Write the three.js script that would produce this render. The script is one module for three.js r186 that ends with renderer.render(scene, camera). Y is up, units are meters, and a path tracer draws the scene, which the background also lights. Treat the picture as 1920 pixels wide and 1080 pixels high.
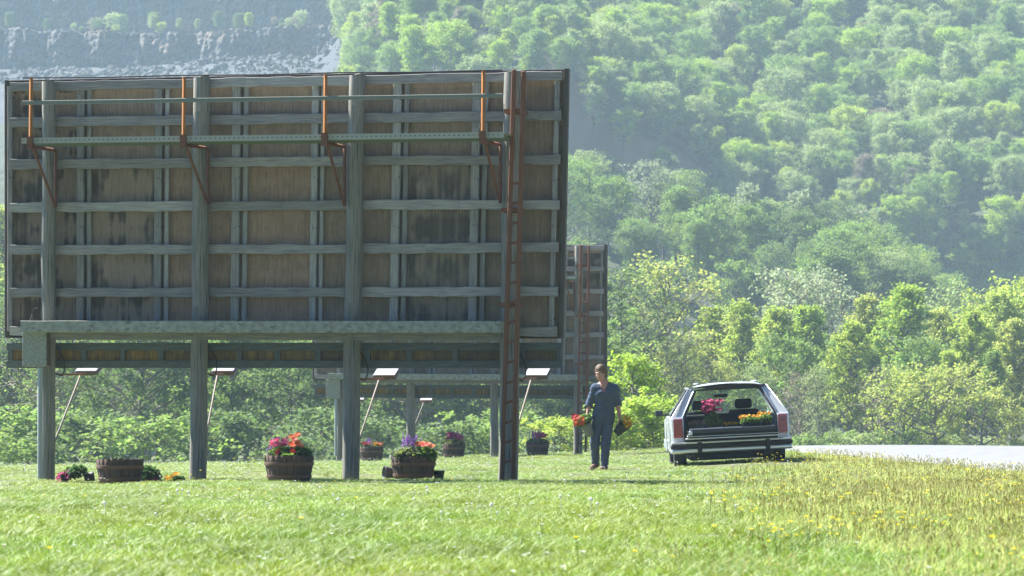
import * as THREE from 'three';
import { mergeGeometries } from 'three/addons/utils/BufferGeometryUtils.js';
import { RoundedBoxGeometry } from 'three/addons/geometries/RoundedBoxGeometry.js';
import { Sky } from 'three/addons/objects/Sky.js';
import { createNoise2D, createNoise3D } from 'simplex-noise';

// ---------- camera, sky, sun, exposure ----------
const scene = new THREE.Scene();
const FPX = 6600, HOR = 799, EYE = 0.69;                 // long lens; lens shifted up, eye 0.69 m above the meadow
const camera = new THREE.PerspectiveCamera(2 * Math.atan(540 / FPX) * 180 / Math.PI, 16 / 9, 0.5, 4000);
camera.position.set(0, EYE, 0);
camera.lookAt(0, EYE, -10);
camera.setViewOffset(1920, 1080, 0, 540 - HOR, 1920, 1080);
camera.focus = 52; camera.userData.fStop = 8;
const renderer = new THREE.WebGLRenderer({ antialias: true });
renderer.toneMapping = THREE.LinearToneMapping;
renderer.toneMappingExposure = 3.6;
renderer.shadowMap.enabled = true;
const sunDir = new THREE.Vector3(-0.66, 0.90, -0.42).normalize();
const sky = new Sky(); sky.name = 'sky'; sky.scale.setScalar(3000); sky.userData.kind = 'structure';
const su = sky.material.uniforms;
su.sunPosition.value.copy(sunDir); su.turbidity.value = 10; su.rayleigh.value = 0.45; su.mieCoefficient.value = 0.004;
su.cloudCoverage.value = 0;
scene.add(sky);
scene.environmentIntensity = 0.14;
const sun = new THREE.DirectionalLight(new THREE.Color(1, 0.95, 0.83), 4.8);
sun.position.copy(sunDir).multiplyScalar(300); sun.castShadow = true;
Object.assign(sun.shadow.camera, { left: -120, right: 120, top: 120, bottom: -120, near: 1, far: 900 });
sun.shadow.mapSize.set(4096, 4096);
scene.add(sun, sun.target);
scene.fog = new THREE.FogExp2(new THREE.Color(0.70, 0.92, 1.0), 0.00041);

// ---------- helpers ----------
function rng(seed) { let a = seed >>> 0; return () => { a = (a + 0x6D2B79F5) | 0; let t = Math.imul(a ^ (a >>> 15), 1 | a); t = (t + Math.imul(t ^ (t >>> 7), 61 | t)) ^ t; return ((t ^ (t >>> 14)) >>> 0) / 4294967296; }; }
const N2 = createNoise2D(rng(11)), N3 = createNoise3D(rng(12));
const V = (x, y, z) => new THREE.Vector3(x, y, z);
const clamp = (x, a, b) => Math.min(b, Math.max(a, x));
const mix = (a, b, t) => a + (b - a) * t;
const sstep = (a, b, x) => { const t = clamp((x - a) / (b - a), 0, 1); return t * t * (3 - 2 * t); };
const pw = (tab, x) => { if (x <= tab[0][0]) return tab[0][1]; for (let i = 1; i < tab.length; i++) if (x <= tab[i][0]) return mix(tab[i - 1][1], tab[i][1], (x - tab[i - 1][0]) / (tab[i][0] - tab[i - 1][0])); return tab[tab.length - 1][1]; };
const fbm = (x, y, o = 4) => { let s = 0, a = 0.5; for (let i = 0; i < o; i++) { s += a * N2(x, y); x *= 2.03; y *= 2.03; a *= 0.5; } return s; };
const used = new Map();
function numbered(n) { const k = used.get(n) ?? 0; used.set(n, k + 1); return k ? n + '_' + String(k).padStart(3, '0') : n; }
function shade(o) { o.traverse((c) => { if (c.isMesh) { c.castShadow = true; c.receiveShadow = true; } }); return o; }
function part(name, geo, mat, parent) { const m = new THREE.Mesh(geo, mat); m.name = name; parent.add(m); return m; }
function group(name, parent) { const g = new THREE.Group(); g.name = name; if (parent) parent.add(g); return g; }
function thing(name, label, category, grp) { const g = new THREE.Group(); g.name = numbered(name); g.userData = { label, category }; if (grp) g.userData.group = grp; scene.add(g); return g; }
function structure(o, name) { o.name = name; o.userData.kind = 'structure'; scene.add(o); return o; }
const std = (r, g, b, rough = 0.9, extra = {}) => { const m = new THREE.MeshStandardMaterial({ roughness: rough, ...extra }); m.color.setRGB(r, g, b); return m; };
const phy = (r, g, b, rough = 0.9, extra = {}) => { const m = new THREE.MeshPhysicalMaterial({ roughness: rough, ...extra }); m.color.setRGB(r, g, b); return m; };
const leafMat = (r, g, b, tr = 0.52) => phy(r, g, b, 0.95, { transmission: tr, thickness: 0, side: THREE.DoubleSide, vertexColors: true, specularIntensity: 0.35 });
// geometry collector with optional vertex colours
class Bag {
  constructor() { this.p = []; this.i = []; this.c = []; this.u = []; this.n = 0; }
  v(x, y, z, u = 0, w = 0, c) { this.p.push(x, y, z); this.u.push(u, w); if (c) this.c.push(c[0], c[1], c[2]); return this.n++; }
  t(a, b, c) { this.i.push(a, b, c); }
  q(a, b, c, d) { this.i.push(a, b, c, a, c, d); }
  geo(smooth = true) {
    const g = new THREE.BufferGeometry();
    g.setAttribute('position', new THREE.Float32BufferAttribute(this.p, 3));
    g.setAttribute('uv', new THREE.Float32BufferAttribute(this.u, 2));
    if (this.c.length === this.p.length) g.setAttribute('color', new THREE.Float32BufferAttribute(this.c, 3));
    g.setIndex(this.i);
    if (smooth) g.computeVertexNormals();
    return g;
  }
}
// tapered tube through points with radii; uv in metres (u round, v along)
function tubeInto(b, pts, rad, seg = 6, cap = true, col) {
  const up = V(0, 1, 0), rings = []; let len = 0;
  for (let k = 0; k < pts.length; k++) {
    const t = V().subVectors(pts[Math.min(k + 1, pts.length - 1)], pts[Math.max(k - 1, 0)]).normalize();
    const s = Math.abs(t.y) > 0.92 ? V(1, 0, 0) : up, x = V().crossVectors(s, t).normalize(), y = V().crossVectors(t, x);
    if (k) len += pts[k].distanceTo(pts[k - 1]);
    const ring = [];
    for (let j = 0; j <= seg; j++) { const a = j / seg * Math.PI * 2, c = Math.cos(a) * rad[k], d = Math.sin(a) * rad[k]; ring.push(b.v(pts[k].x + x.x * c + y.x * d, pts[k].y + x.y * c + y.y * d, pts[k].z + x.z * c + y.z * d, a * rad[0], len, col)); }
    rings.push(ring);
  }
  for (let k = 1; k < rings.length; k++) for (let j = 0; j < seg; j++) b.q(rings[k - 1][j], rings[k - 1][j + 1], rings[k][j + 1], rings[k][j]);
  if (cap) for (const [r, k, f] of [[rings[0], 0, 1], [rings[rings.length - 1], pts.length - 1, 0]]) { const c = b.v(pts[k].x, pts[k].y, pts[k].z, 0, 0, col); for (let j = 0; j < seg; j++) f ? b.t(c, r[j + 1], r[j]) : b.t(c, r[j], r[j + 1]); }
}
const tube = (pts, rad, seg = 8) => { const b = new Bag(); tubeInto(b, pts, Array.isArray(rad) ? rad : pts.map(() => rad), seg); return b.geo(); };
// computed texture: fn(u,v) -> [r,g,b] linear 0..1 (stored as sRGB) or a number (height)
function tex(w, h, fn, color = true) {
  const d = new Uint8Array(w * h * 4), s = (c) => { c = clamp(c, 0, 1); return 255 * (c <= 0.0031308 ? 12.92 * c : 1.055 * Math.pow(c, 1 / 2.4) - 0.055); };
  for (let y = 0; y < h; y++) for (let x = 0; x < w; x++) { const r = fn(x / w, y / h), k = (y * w + x) * 4; if (color) { d[k] = s(r[0]); d[k + 1] = s(r[1]); d[k + 2] = s(r[2]); } else d[k] = d[k + 1] = d[k + 2] = clamp(r, 0, 1) * 255; d[k + 3] = 255; }
  const t = new THREE.DataTexture(d, w, h); t.magFilter = THREE.LinearFilter; t.minFilter = THREE.LinearMipmapLinearFilter; t.generateMipmaps = true; t.wrapS = t.wrapT = THREE.RepeatWrapping; if (color) t.colorSpace = THREE.SRGBColorSpace; t.needsUpdate = true; return t;
}
const lin = (h) => { const c = new THREE.Color(h); return [c.r, c.g, c.b]; };
const keepOut = [];                                   // [x, d, radius] spots without grass
// ---------- land ----------
const yAt = (py, d) => EYE + (HOR - py) * d / FPX;
const roadL = 6.55, roadR = 13.6;
const vergeEdge = (d) => pw([[16, 1.9], [30, 2.1], [50, 3.7], [70, 5.4], [90, 6]], d);
function fieldH(x, d) {
  let h = -0.20 * sstep(3, -6, x) * sstep(48, 90, d) - 0.12 * sstep(-6, -16, x) * sstep(40, 90, d);
  h += 0.10 * sstep(2.2, 5.2, x) * sstep(36, 50, d) * 1.0;                   // the verge rises to the road
  h += (0.10 - 0.10 * sstep(36, 50, d)) * sstep(3.4, 6.2, x);
  const off = x > roadL - 0.5 && x < roadR + 0.5 ? 0 : 1;
  if (d < 120) h += off * (0.02 * N2(x * 0.35, d * 0.2) + 0.012 * N2(x * 1.1, d * 0.8));
  const crest = mix(80, 91, sstep(-12, 4, x));
  h -= 2.3 * sstep(crest, crest + 70, d) + Math.max(0, d - 130) * 0.0;
  return h;
}
const SPUR = [[-400, 360], [700, 360], [1070, 435], [1250, 490], [1400, 535], [1600, 560], [1700, 610], [1780, 660], [1920, 720], [2300, 745]];
const BANK = [[-400, 330], [560, 330], [760, 200], [1000, 170], [1070, 190], [1250, 285], [1400, 355], [1500, 390], [1600, 415], [1740, 435], [1920, 420], [2300, 380]];
function hillH(x, d) {
  const px = 960 + FPX * x / d;
  const base = -2.3;
  const sy = yAt(pw(SPUR, px), 415);
  const spur = (sy - base) * (d < 415 ? sstep(300, 418, d) : 1 - 0.75 * sstep(418, 470, d)) + base;
  const b = pw(BANK, px);
  const forest = pw([[300, base], [455, base + 4], [498, yAt(b + 262, 498)], [515.5, yAt(b + 235, 515.5)], [522, yAt(b, 522)], [690, yAt(-95, 690)], [760, yAt(-170, 760)], [1000, yAt(-200, 1000)]], d);
  const quarry = pw([[300, base], [480, yAt(420, 480)], [640, yAt(190, 640)], [690, yAt(142, 690)], [706, yAt(pw([[0, 135], [250, 132], [420, 112], [760, 106]], px), 706)], [760, yAt(118, 760)], [1000, yAt(120, 1000)]], d);
  const k = sstep(600, 790, px + 40 * N2(d * 0.01, 3));
  let far = mix(quarry, forest, k);
  const amp = sstep(300, 360, d);
  far += amp * k * (sstep(522, 560, d) * 6.5 * N2((x * 0.9 + d * 0.45) * 0.015, d * 0.004 + 4) + 2.2 * N2(x * 0.013, d * 0.011) + 1.3 * N2(x * 0.04 + 9, d * 0.04)) + amp * 0.5 * N2(x * 0.1, d * 0.1);
  const s2 = spur + amp * 1.2 * N2(x * 0.03 + 5, d * 0.03);
  return Math.max(far, s2);
}
const landH = (x, d) => d < 300 ? fieldH(x, d) : d < 320 ? mix(fieldH(x, d), hillH(x, d), (d - 300) / 20) : hillH(x, d);
function sheet(ds, cols, colour) {           // cols(d) -> x values
  const b = new Bag(), rows = [];
  for (const d of ds) { const r = []; for (const x of cols(d)) r.push(b.v(x, landH(x, d), -d, x, d, colour?.(x, d))); rows.push(r); }
  for (let j = 1; j < rows.length; j++) for (let i = 1; i < rows[j].length; i++) b.q(rows[j - 1][i - 1], rows[j - 1][i], rows[j][i], rows[j][i - 1]);
  return b.geo();
}
{
  const ds = []; for (let d = -60; d < 8; d += 8) ds.push(d); for (let d = 8; d < 110; d += 0.6) ds.push(d); for (let d = 110; d <= 322; d += 4) ds.push(d);
  const xs = []; for (let x = -260; x < -24; x += 8) xs.push(x); for (let x = -24; x < 24; x += 0.45) xs.push(x); for (let x = 24; x <= 260; x += 8) xs.push(x);
  const soil = tex(512, 512, (u, v) => { const n = fbm(u * 14, v * 14, 5), m = N2(u * 60, v * 60); const k = 0.5 + 0.5 * n; return [mix(0.055, 0.16, k) + 0.02 * m, mix(0.085, 0.15, k) + 0.02 * m, mix(0.022, 0.06, k)]; });
  soil.repeat.set(0.25, 0.25);
  structure(new THREE.Mesh(sheet(ds, () => xs), std(1, 1, 1, 1, { map: soil })), 'ground').receiveShadow = true;
}
{
  const ds = []; for (let d = 318; d < 470; d += 5) ds.push(d); for (let d = 470; d < 540; d += 2) ds.push(d); for (let d = 540; d <= 780; d += 6) ds.push(d); for (let d = 800; d <= 1000; d += 20) ds.push(d);
  const us = []; for (let u = -1500; u <= 3500; u += 14) us.push((u - 960) / FPX);
  const col = (x, d) => { const n = fbm(x * 0.05, d * 0.05, 4), e = fbm(x * 0.3, d * 0.3, 3); const rock = d > 600 && 960 + FPX * x / d < 640 + 80 * n; const c = rock ? [0.062, 0.064, 0.068] : (d > 440 && 960 + FPX * x / d > 1000 && 960 + FPX * x / d < 1330 ? [0.25 + 0.09 * n, 0.15 + 0.05 * n, 0.095 + 0.03 * n] : [0.05, 0.06, 0.03]); const f = 1 + 0.5 * e; return c.map((k) => k * f); };
  structure(new THREE.Mesh(sheet(ds, (d) => us.map((u) => u * d), col), std(1, 1, 1, 1, { vertexColors: true })), 'hillside').receiveShadow = true;
}
// quarry walls: two benches of fractured rock
function cliff(name, d0, pyBot, pyTop, px0, px1, seed, back) {
  const b = new Bag(), rows = 34, cols = Math.round((px1 - px0) / 3.2), id = [];
  for (let j = 0; j <= rows; j++) { const r = []; for (let i = 0; i <= cols; i++) {
    const px = mix(px0, px1, i / cols), t = j / rows, e = sstep(px1, px1 - 90, px);
    const top = pyTop(px), x0 = (px - 960) * d0 / FPX, y0 = yAt(mix(pyBot, top, t), d0);
    const big = N3(x0 * 0.11, y0 * 0.05, seed), col = N3(x0 * 0.42, y0 * 0.09, seed + 4), blk = N3(x0 * 0.9, y0 * 0.8, seed + 9), ledge = Math.round(y0 * 0.7 + 1.2 * N2(x0 * 0.25, seed)) * 0.45;
    let off = 2.2 * big + 1.3 * Math.abs(col) + 0.45 * blk - ledge * 0.3 - t * back + (t > 0.96 ? -3 : 0);
    const d = d0 - off * 1.0 - (1 - e) * 6;
    const c = 0.085 + 0.035 * N3(x0 * 0.2, y0 * 0.3, seed + 20) + 0.018 * Math.sin(y0 * 3.1 + 2.5 * N2(x0 * 0.08, seed)) + 0.06 * N3(x0 * 1.5, y0 * 1.5, seed + 2), tan = sstep(0.1, 0.7, N3(x0 * 0.07, y0 * 0.16, seed + 31));
    r.push(b.v((px - 960) * d0 / FPX, y0 - (1 - e) * 1.2 * (t), -d, px, j, [c * mix(1.1, 1.55, tan), c * mix(1.0, 1.12, tan), c * mix(0.92, 0.8, tan)]));
  } id.push(r); }
  for (let j = 1; j <= rows; j++) for (let i = 1; i <= cols; i++) b.q(id[j - 1][i - 1], id[j - 1][i], id[j][i], id[j][i - 1]);
  // bench on top, running back
  const bench = []; for (let i = 0; i <= cols; i++) { const k = id[rows][i] * 3; bench.push(b.v(b.p[k], b.p[k + 1] + 0.4, b.p[k + 2] - 45, i, 99, [0.2, 0.19, 0.15])); }
  for (let i = 1; i <= cols; i++) b.q(id[rows][i - 1], id[rows][i], bench[i], bench[i - 1]);
  const m = structure(new THREE.Mesh(b.geo(), std(1, 1, 1, 1, { vertexColors: true, flatShading: true })), name); m.receiveShadow = m.castShadow = true;
}
const ledgeTop = (px) => pw([[-200, 40], [0, 38], [270, 47], [420, 42], [560, 34], [640, 30], [720, 60], [780, 120]], px) + 2.5 * N2(px * 0.03, 7);
cliff('quarry_wall', 716, 150, ledgeTop, -260, 745, 3, 3);
cliff('quarry_wall_upper', 770, 70, (px) => -110 + 20 * N2(px * 0.01, 2), -260, 800, 40, 6);
// road
{
  const ds = []; for (let d = -40; d <= 150; d += 1.5) ds.push(d);
  const b = new Bag(), rows = []; const xs = [roadL - 0.35]; for (let i = 0; i <= 12; i++) xs.push(mix(roadL, roadR, i / 12)); xs.push(roadR + 0.35);
  for (const d of ds) rows.push(xs.map((x, i) => b.v(x, fieldH(7.5, d) + (i === 0 || i === 14 ? -0.08 : 0.07 + 0.03 * Math.sin((i - 1) / 12 * Math.PI)), -d, x, d)));
  for (let j = 1; j < rows.length; j++) for (let i = 1; i < rows[j].length; i++) b.q(rows[j - 1][i - 1], rows[j - 1][i], rows[j][i], rows[j][i - 1]);
  const asph = tex(512, 512, (u, v) => { const k = 0.20 + 0.05 * fbm(u * 6, v * 6, 3) + 0.05 * N2(u * 150, v * 150); return [k, k * 0.985, k * 0.96]; }); asph.repeat.set(0.3, 0.3);
  structure(new THREE.Mesh(b.geo(), std(1, 1, 1, 0.75, { map: asph })), 'road').receiveShadow = true;
}
// ---------- trees ----------
const barkTex = tex(256, 512, (u, v) => { const n = fbm(u * 9, v * 5, 4), k = 0.15 + 0.07 * n + 0.03 * N2(u * 40, v * 10); return [k, k * 0.9, k * 0.78]; });
barkTex.repeat.set(1.5, 0.4);
const barkMat = std(1, 1, 1, 0.95, { map: barkTex }), paleBark = std(1.7, 1.65, 1.55, 0.95, { map: barkTex });
function leafInto(b, r, c, size, col, flat = 0.5) {
  const a = r() * 6.283, el = (r() - 0.5) * Math.PI * (1 - flat * 0.5), ca = Math.cos(a), sa = Math.sin(a), ce = Math.cos(el), se = Math.sin(el);
  const ux = ca * ce, uy = se, uz = sa * ce; let wx = -sa, wy = (r() - 0.5) * 1.6, wz = ca; const q = Math.hypot(wx, wy, wz); wx /= q; wy /= q; wz /= q;
  const L = size * (0.7 + 0.6 * r()), W = L * (0.34 + 0.2 * r());
  const p = b.v(c.x - ux * L * 0.5, c.y - uy * L * 0.5, c.z - uz * L * 0.5, 0, 0, col), s = b.v(c.x + wx * W, c.y + wy * W, c.z + wz * W, 0, 0, col), e = b.v(c.x + ux * L * 0.5, c.y + uy * L * 0.5, c.z + uz * L * 0.5, 0, 0, col), o = b.v(c.x - wx * W, c.y - wy * W, c.z - wz * W, 0, 0, col);
  b.q(p, s, e, o);
}
const gauss = (r) => (r() + r() + r() + r() - 2) * 0.9;
// returns {wood, leaves} for a tree of unit design; sizes in metres
function growTree(o) {
  const r = rng(o.seed), H = o.h, wood = new Bag(), lv = new Bag(), tips = [];
  const lean = V((r() - 0.5) * 0.12, 0, (r() - 0.5) * 0.12), tr = [], rad = [], n = 8;
  const r0 = (o.trunk ?? 0.016) * H;
  for (let k = 0; k <= n; k++) { const t = k / n; tr.push(V(lean.x * H * t + 0.018 * H * N2(t * 2.5, o.seed), H * 0.96 * t - (k ? 0 : 0.4), lean.z * H * t + 0.018 * H * N2(t * 2.5, o.seed + 50))); rad.push(r0 * (1 - t * 0.93) * (k ? 1 : 1.4)); }
  tubeInto(wood, tr, rad, 6, false);
  const at = (t) => { const f = clamp(t, 0, 0.999) * n, k = Math.floor(f); return V().lerpVectors(tr[k], tr[k + 1], f - k); };
  const R = o.r, shape = o.shape ?? ((t) => Math.pow(Math.sin(Math.PI * clamp(0.08 + 0.92 * t, 0, 1)), 0.7));
  for (let k = 0; k < o.limbs; k++) {
    const t = mix(o.base, 0.97, Math.pow((k + r()) / o.limbs, 0.9)), q = (t - o.base) / (1 - o.base), a = k * 2.4 + r() * 1.2, L = R * shape(q) * (0.75 + 0.45 * r()) + 0.12 * R;
    const p0 = at(t), rise = (o.rise ?? 0.7) * (0.6 + 0.8 * r()) * mix(0.7, 1.2, q), dir = V(Math.cos(a), rise, Math.sin(a)).normalize();
    const p1 = p0.clone().addScaledVector(dir, L * 0.5), p2 = p1.clone().add(V(dir.x * L * 0.5 + (r() - 0.5) * 0.3 * L, dir.y * L * 0.42 + 0.05 * L, dir.z * L * 0.5 + (r() - 0.5) * 0.3 * L));
    const lr = rad[Math.min(n, Math.floor(t * n))] * 0.55 + 0.012;
    tubeInto(wood, [p0, p1, p2], [lr, lr * 0.6, 0.012], 4, false);
    const wl = clamp(0.1 + 1.1 * L / R, 0.15, 1.1); tips.push([p2, wl], [p1.clone().lerp(p2, 0.5), 0.7 * wl]);
    for (let s = 0; s < (o.twigs ?? 3); s++) {
      const q0 = p0.clone().lerp(p2, 0.35 + 0.6 * r()), q1 = q0.clone().add(V((r() - 0.5) * L * 0.9, (r() * 0.8 - 0.1) * L * 0.55, (r() - 0.5) * L * 0.9));
      tubeInto(wood, [q0, q1], [lr * 0.4, 0.008], 3, false); tips.push([q1, 0.85 * wl]);
    }
  }
  tips.push([at(0.99), 0.12], [at(0.95), 0.2]);
  const per = o.leaves / tips.length, cs = o.clump ?? 0.42;
  for (const [p, w] of tips) {
    const tone = 0.8 + 0.4 * r(), cr = cs * (0.6 + 0.7 * r()) * (w < 0.3 ? 0.65 : 1);
    for (let i = 0, m = Math.round(per * w * (0.6 + 0.8 * r())); i < m; i++) {
      const j = tone * (0.75 + 0.5 * r()), y = r() * 0.25;
      leafInto(lv, r, V(p.x + gauss(r) * cr, p.y + gauss(r) * cr * 0.8, p.z + gauss(r) * cr), o.leaf, [j * (0.9 + y), j, j * (0.8 + 0.3 * r())]);
    }
  }
  return { wood: wood.geo(), leaves: lv.geo(), h: H };
}
const egg = (t) => Math.sqrt(Math.max(0, Math.sin(Math.PI * Math.pow(clamp(t * 0.97 + 0.03, 0, 1), 0.75))));
const cone = (t) => 0.3 + 0.7 * Math.pow(1 - t, 0.6) * sstep(0, 0.15, t);
const K = {   // designs
  ovoid: [1, 2, 3].map((s) => growTree({ seed: 100 + s, h: 10, r: 1.6, base: 0.27, trunk: 0.02, limbs: 60, rise: 1.1, leaves: 12500, leaf: 0.15, clump: 0.27, shape: (t) => egg(t) * (1.1 - 0.5 * t * t) })),
  round: [1, 2, 3].map((s) => growTree({ seed: 200 + s, h: 9, r: 2.9, base: 0.24, limbs: 36, rise: 0.65, leaves: 9500, leaf: 0.19, clump: 0.44 })),
  sparse: [1, 2, 3].map((s) => growTree({ seed: 300 + s, h: 11, r: 3.0, base: 0.18, limbs: 40, rise: 0.85, twigs: 5, leaves: 4600, leaf: 0.17, clump: 0.4, shape: egg })),
  bare: [1, 2].map((s) => growTree({ seed: 400 + s, h: 9, r: 2.4, base: 0.2, limbs: 40, rise: 0.9, twigs: 6, leaves: 1500, leaf: 0.14, clump: 0.35, shape: egg })),
  spire: [1, 2].map((s) => growTree({ seed: 500 + s, h: 10, r: 1.75, base: 0.12, limbs: 56, rise: 0.35, twigs: 4, leaves: 7500, leaf: 0.19, clump: 0.3, shape: cone })),
  forked: [1, 2].map((s) => growTree({ seed: 600 + s, h: 5.5, r: 2.6, base: 0.3, limbs: 18, rise: 0.7, twigs: 5, trunk: 0.028, leaves: 3200, leaf: 0.15, clump: 0.32 })),
  shrub: [1, 2, 3].map((s) => growTree({ seed: 700 + s, h: 3, r: 1.5, base: 0.04, limbs: 22, rise: 0.8, twigs: 3, trunk: 0.012, leaves: 3000, leaf: 0.15, clump: 0.3 })),
  crown: [1, 2, 3, 4].map((s) => growTree({ seed: 800 + s, h: 9, r: 3.1, base: 0.22, limbs: 40, rise: 0.6, twigs: 3, leaves: 13000, leaf: 0.185, clump: 0.6 })),
  sapling: [1, 2].map((s) => growTree({ seed: 950 + s, h: 4, r: 1.15, base: 0.05, limbs: 34, rise: 0.8, twigs: 4, trunk: 0.011, leaves: 4200, leaf: 0.12, clump: 0.2, shape: egg })),
  poplar: [1, 2].map((s) => growTree({ seed: 900 + s, h: 9.5, r: 2.1, base: 0.18, limbs: 36, rise: 0.9, twigs: 3, leaves: 11000, leaf: 0.18, clump: 0.5, shape: egg })),
};
const LEAF = {
  lime: leafMat(0.41, 0.51, 0.08), yellow: leafMat(0.43, 0.49, 0.11), green: leafMat(0.24, 0.36, 0.075), deep: leafMat(0.09, 0.15, 0.045), mid: leafMat(0.15, 0.23, 0.06),
  pale: leafMat(0.34, 0.43, 0.16), silver: leafMat(0.35, 0.41, 0.22), rust: leafMat(0.27, 0.23, 0.15), fresh: leafMat(0.36, 0.50, 0.06),
};
let treeR = rng(77);
const treeTally = [];
function addTree(kind, tint, x, d, scale, label, cat = 'tree', grp, name = 'tree', spread = 1) {
  const set = K[kind], g = set[Math.floor(treeR() * set.length)], t = thing(name, label, cat, grp);
  part('trunk', g.wood, kind === 'sparse' || kind === 'forked' ? barkMat : kind === 'bare' ? paleBark : barkMat, t); part('crown', g.leaves, LEAF[tint], t);
  t.position.set(x, landH(x, d) - 0.05, -d); t.rotation.y = treeR() * 6.283; t.scale.set(scale * spread * (0.92 + 0.16 * treeR()), scale, scale * spread);
  t.userData.at = FPX * x / d; treeTally.push(t); return shade(t);
}
// a tree whose top reaches picture row py when it stands at distance d in direction px
function treeTo(kind, tint, px, py, d, label, grp, spread = 1, name = 'tree', cat = 'tree') {
  const x = (px - 960) * d / FPX, top = yAt(py, d), h = top - landH(x, d);
  return addTree(kind, tint, x, d, h / (K[kind][0].h * (kind === 'ovoid' ? 0.93 : 1.0)), label, cat, grp, name, spread * clamp(1.25 - 0.02 * h, 0.8, 1.2));
}
// the row of trees beyond the road, and the bank of trees behind the meadow
const rowGrp = 'trees in the bright row beyond the road';
[['sparse', 'yellow', 1232, 498, 240, 'tall broad yellow-green tree with open branches beside the second billboard', 1.25],
 ['ovoid', 'lime', 1330, 588, 250, 'lime green tree rising behind the left side of the parked car', 1],
 ['ovoid', 'lime', 1408, 578, 246, 'bright green tree rising directly behind the roof of the parked car', 1],
 ['sparse', 'silver', 1488, 512, 275, 'pale silvery tree standing tall above the green row behind the car', 1.1],
 ['sparse', 'silver', 1556, 520, 280, 'second pale silvery treetop above the green row, next to a taller one', 1.1],
 ['ovoid', 'lime', 1455, 588, 242, 'lime tree above the right shoulder of the car roof', 1],
 ['ovoid', 'fresh', 1520, 586, 245, 'fresh green tree right of the car with pale trees behind it', 1],
 ['ovoid', 'lime', 1588, 614, 226, 'smooth egg-shaped lime tree standing forward in the row beyond the road', 0.95],
 ['ovoid', 'fresh', 1690, 548, 246, 'tallest bright green tree in the row above the road', 1.1],
 ['ovoid', 'yellow', 1638, 566, 252, 'yellow-green tree between the egg-shaped tree and the tallest bright tree', 0.9],
 ['round', 'green', 1730, 640, 236, 'mid green tree under the tallest bright tree above the road', 0.9],
 ['ovoid', 'yellow', 1762, 590, 250, 'yellow-green tree just past the tallest bright tree', 0.9],
 ['ovoid', 'lime', 1812, 594, 232, 'narrow lime tree with rounded top near the end of the row', 0.9],
 ['sparse', 'pale', 1770, 545, 275, 'hazy pale tree behind the narrow lime tree', 1.1],
 ['ovoid', 'lime', 1868, 558, 258, 'tall lime tree near the picture edge beyond the road', 1],
 ['round', 'lime', 1908, 535, 262, 'broad lime tree cut by the picture edge beyond the road', 1],
 ['ovoid', 'yellow', 1900, 610, 236, 'yellow-green tree at the picture edge, lower than the broad lime one', 1],
 ['forked', 'yellow', 1752, 704, 214, 'small yellow tree with dark forked trunk near the far road edge', 1.0],
 ['forked', 'yellow', 1838, 738, 212, 'low yellow tree with crooked trunk, second along the far road edge', 0.9],
 ['forked', 'yellow', 1900, 770, 214, 'low spreading yellow tree by the road at the picture edge', 0.8],
 ['forked', 'lime', 1700, 712, 216, 'small light green tree left of the forked yellow tree', 0.9],
 ['sparse', 'pale', 1540, 690, 216, 'thin young tree with straight grey trunk right of the car', 0.7],
 ['bare', 'rust', 1500, 700, 224, 'thin brownish leafless tree close to the right of the car', 0.9],
 ['bare', 'rust', 1650, 690, 222, 'thin bare-branched tree in front of the lime row', 0.9],
 ['sparse', 'yellow', 1290, 640, 226, 'sparse yellow-green tree just above the left edge of the car', 0.9],
 ['sparse', 'yellow', 1180, 585, 250, 'sparse yellow tree next to the edge of the second billboard', 0.9],
 ['round', 'green', 1480, 640, 232, 'dense green tree low behind the car tail lamp', 0.9],
 ['ovoid', 'green', 1630, 660, 230, 'dark green slender tree between lime trees above the road', 0.8],
 ['sparse', 'pale', 1410, 690, 222, 'thin pale tree seen through the open car', 0.8],
 ['sparse', 'yellow', 1360, 680, 224, 'thin yellowish tree seen over the car roof', 0.8],
 ['ovoid', 'lime', 1780, 668, 226, 'short lime tree behind the forked yellow tree', 0.8],
 ['ovoid', 'green', 1860, 668, 226, 'short green tree behind the second forked yellow tree', 0.8],
].forEach(([k, t, px, py, d, l, s]) => treeTo(k, t, px, py, d, l, rowGrp, s));
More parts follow.
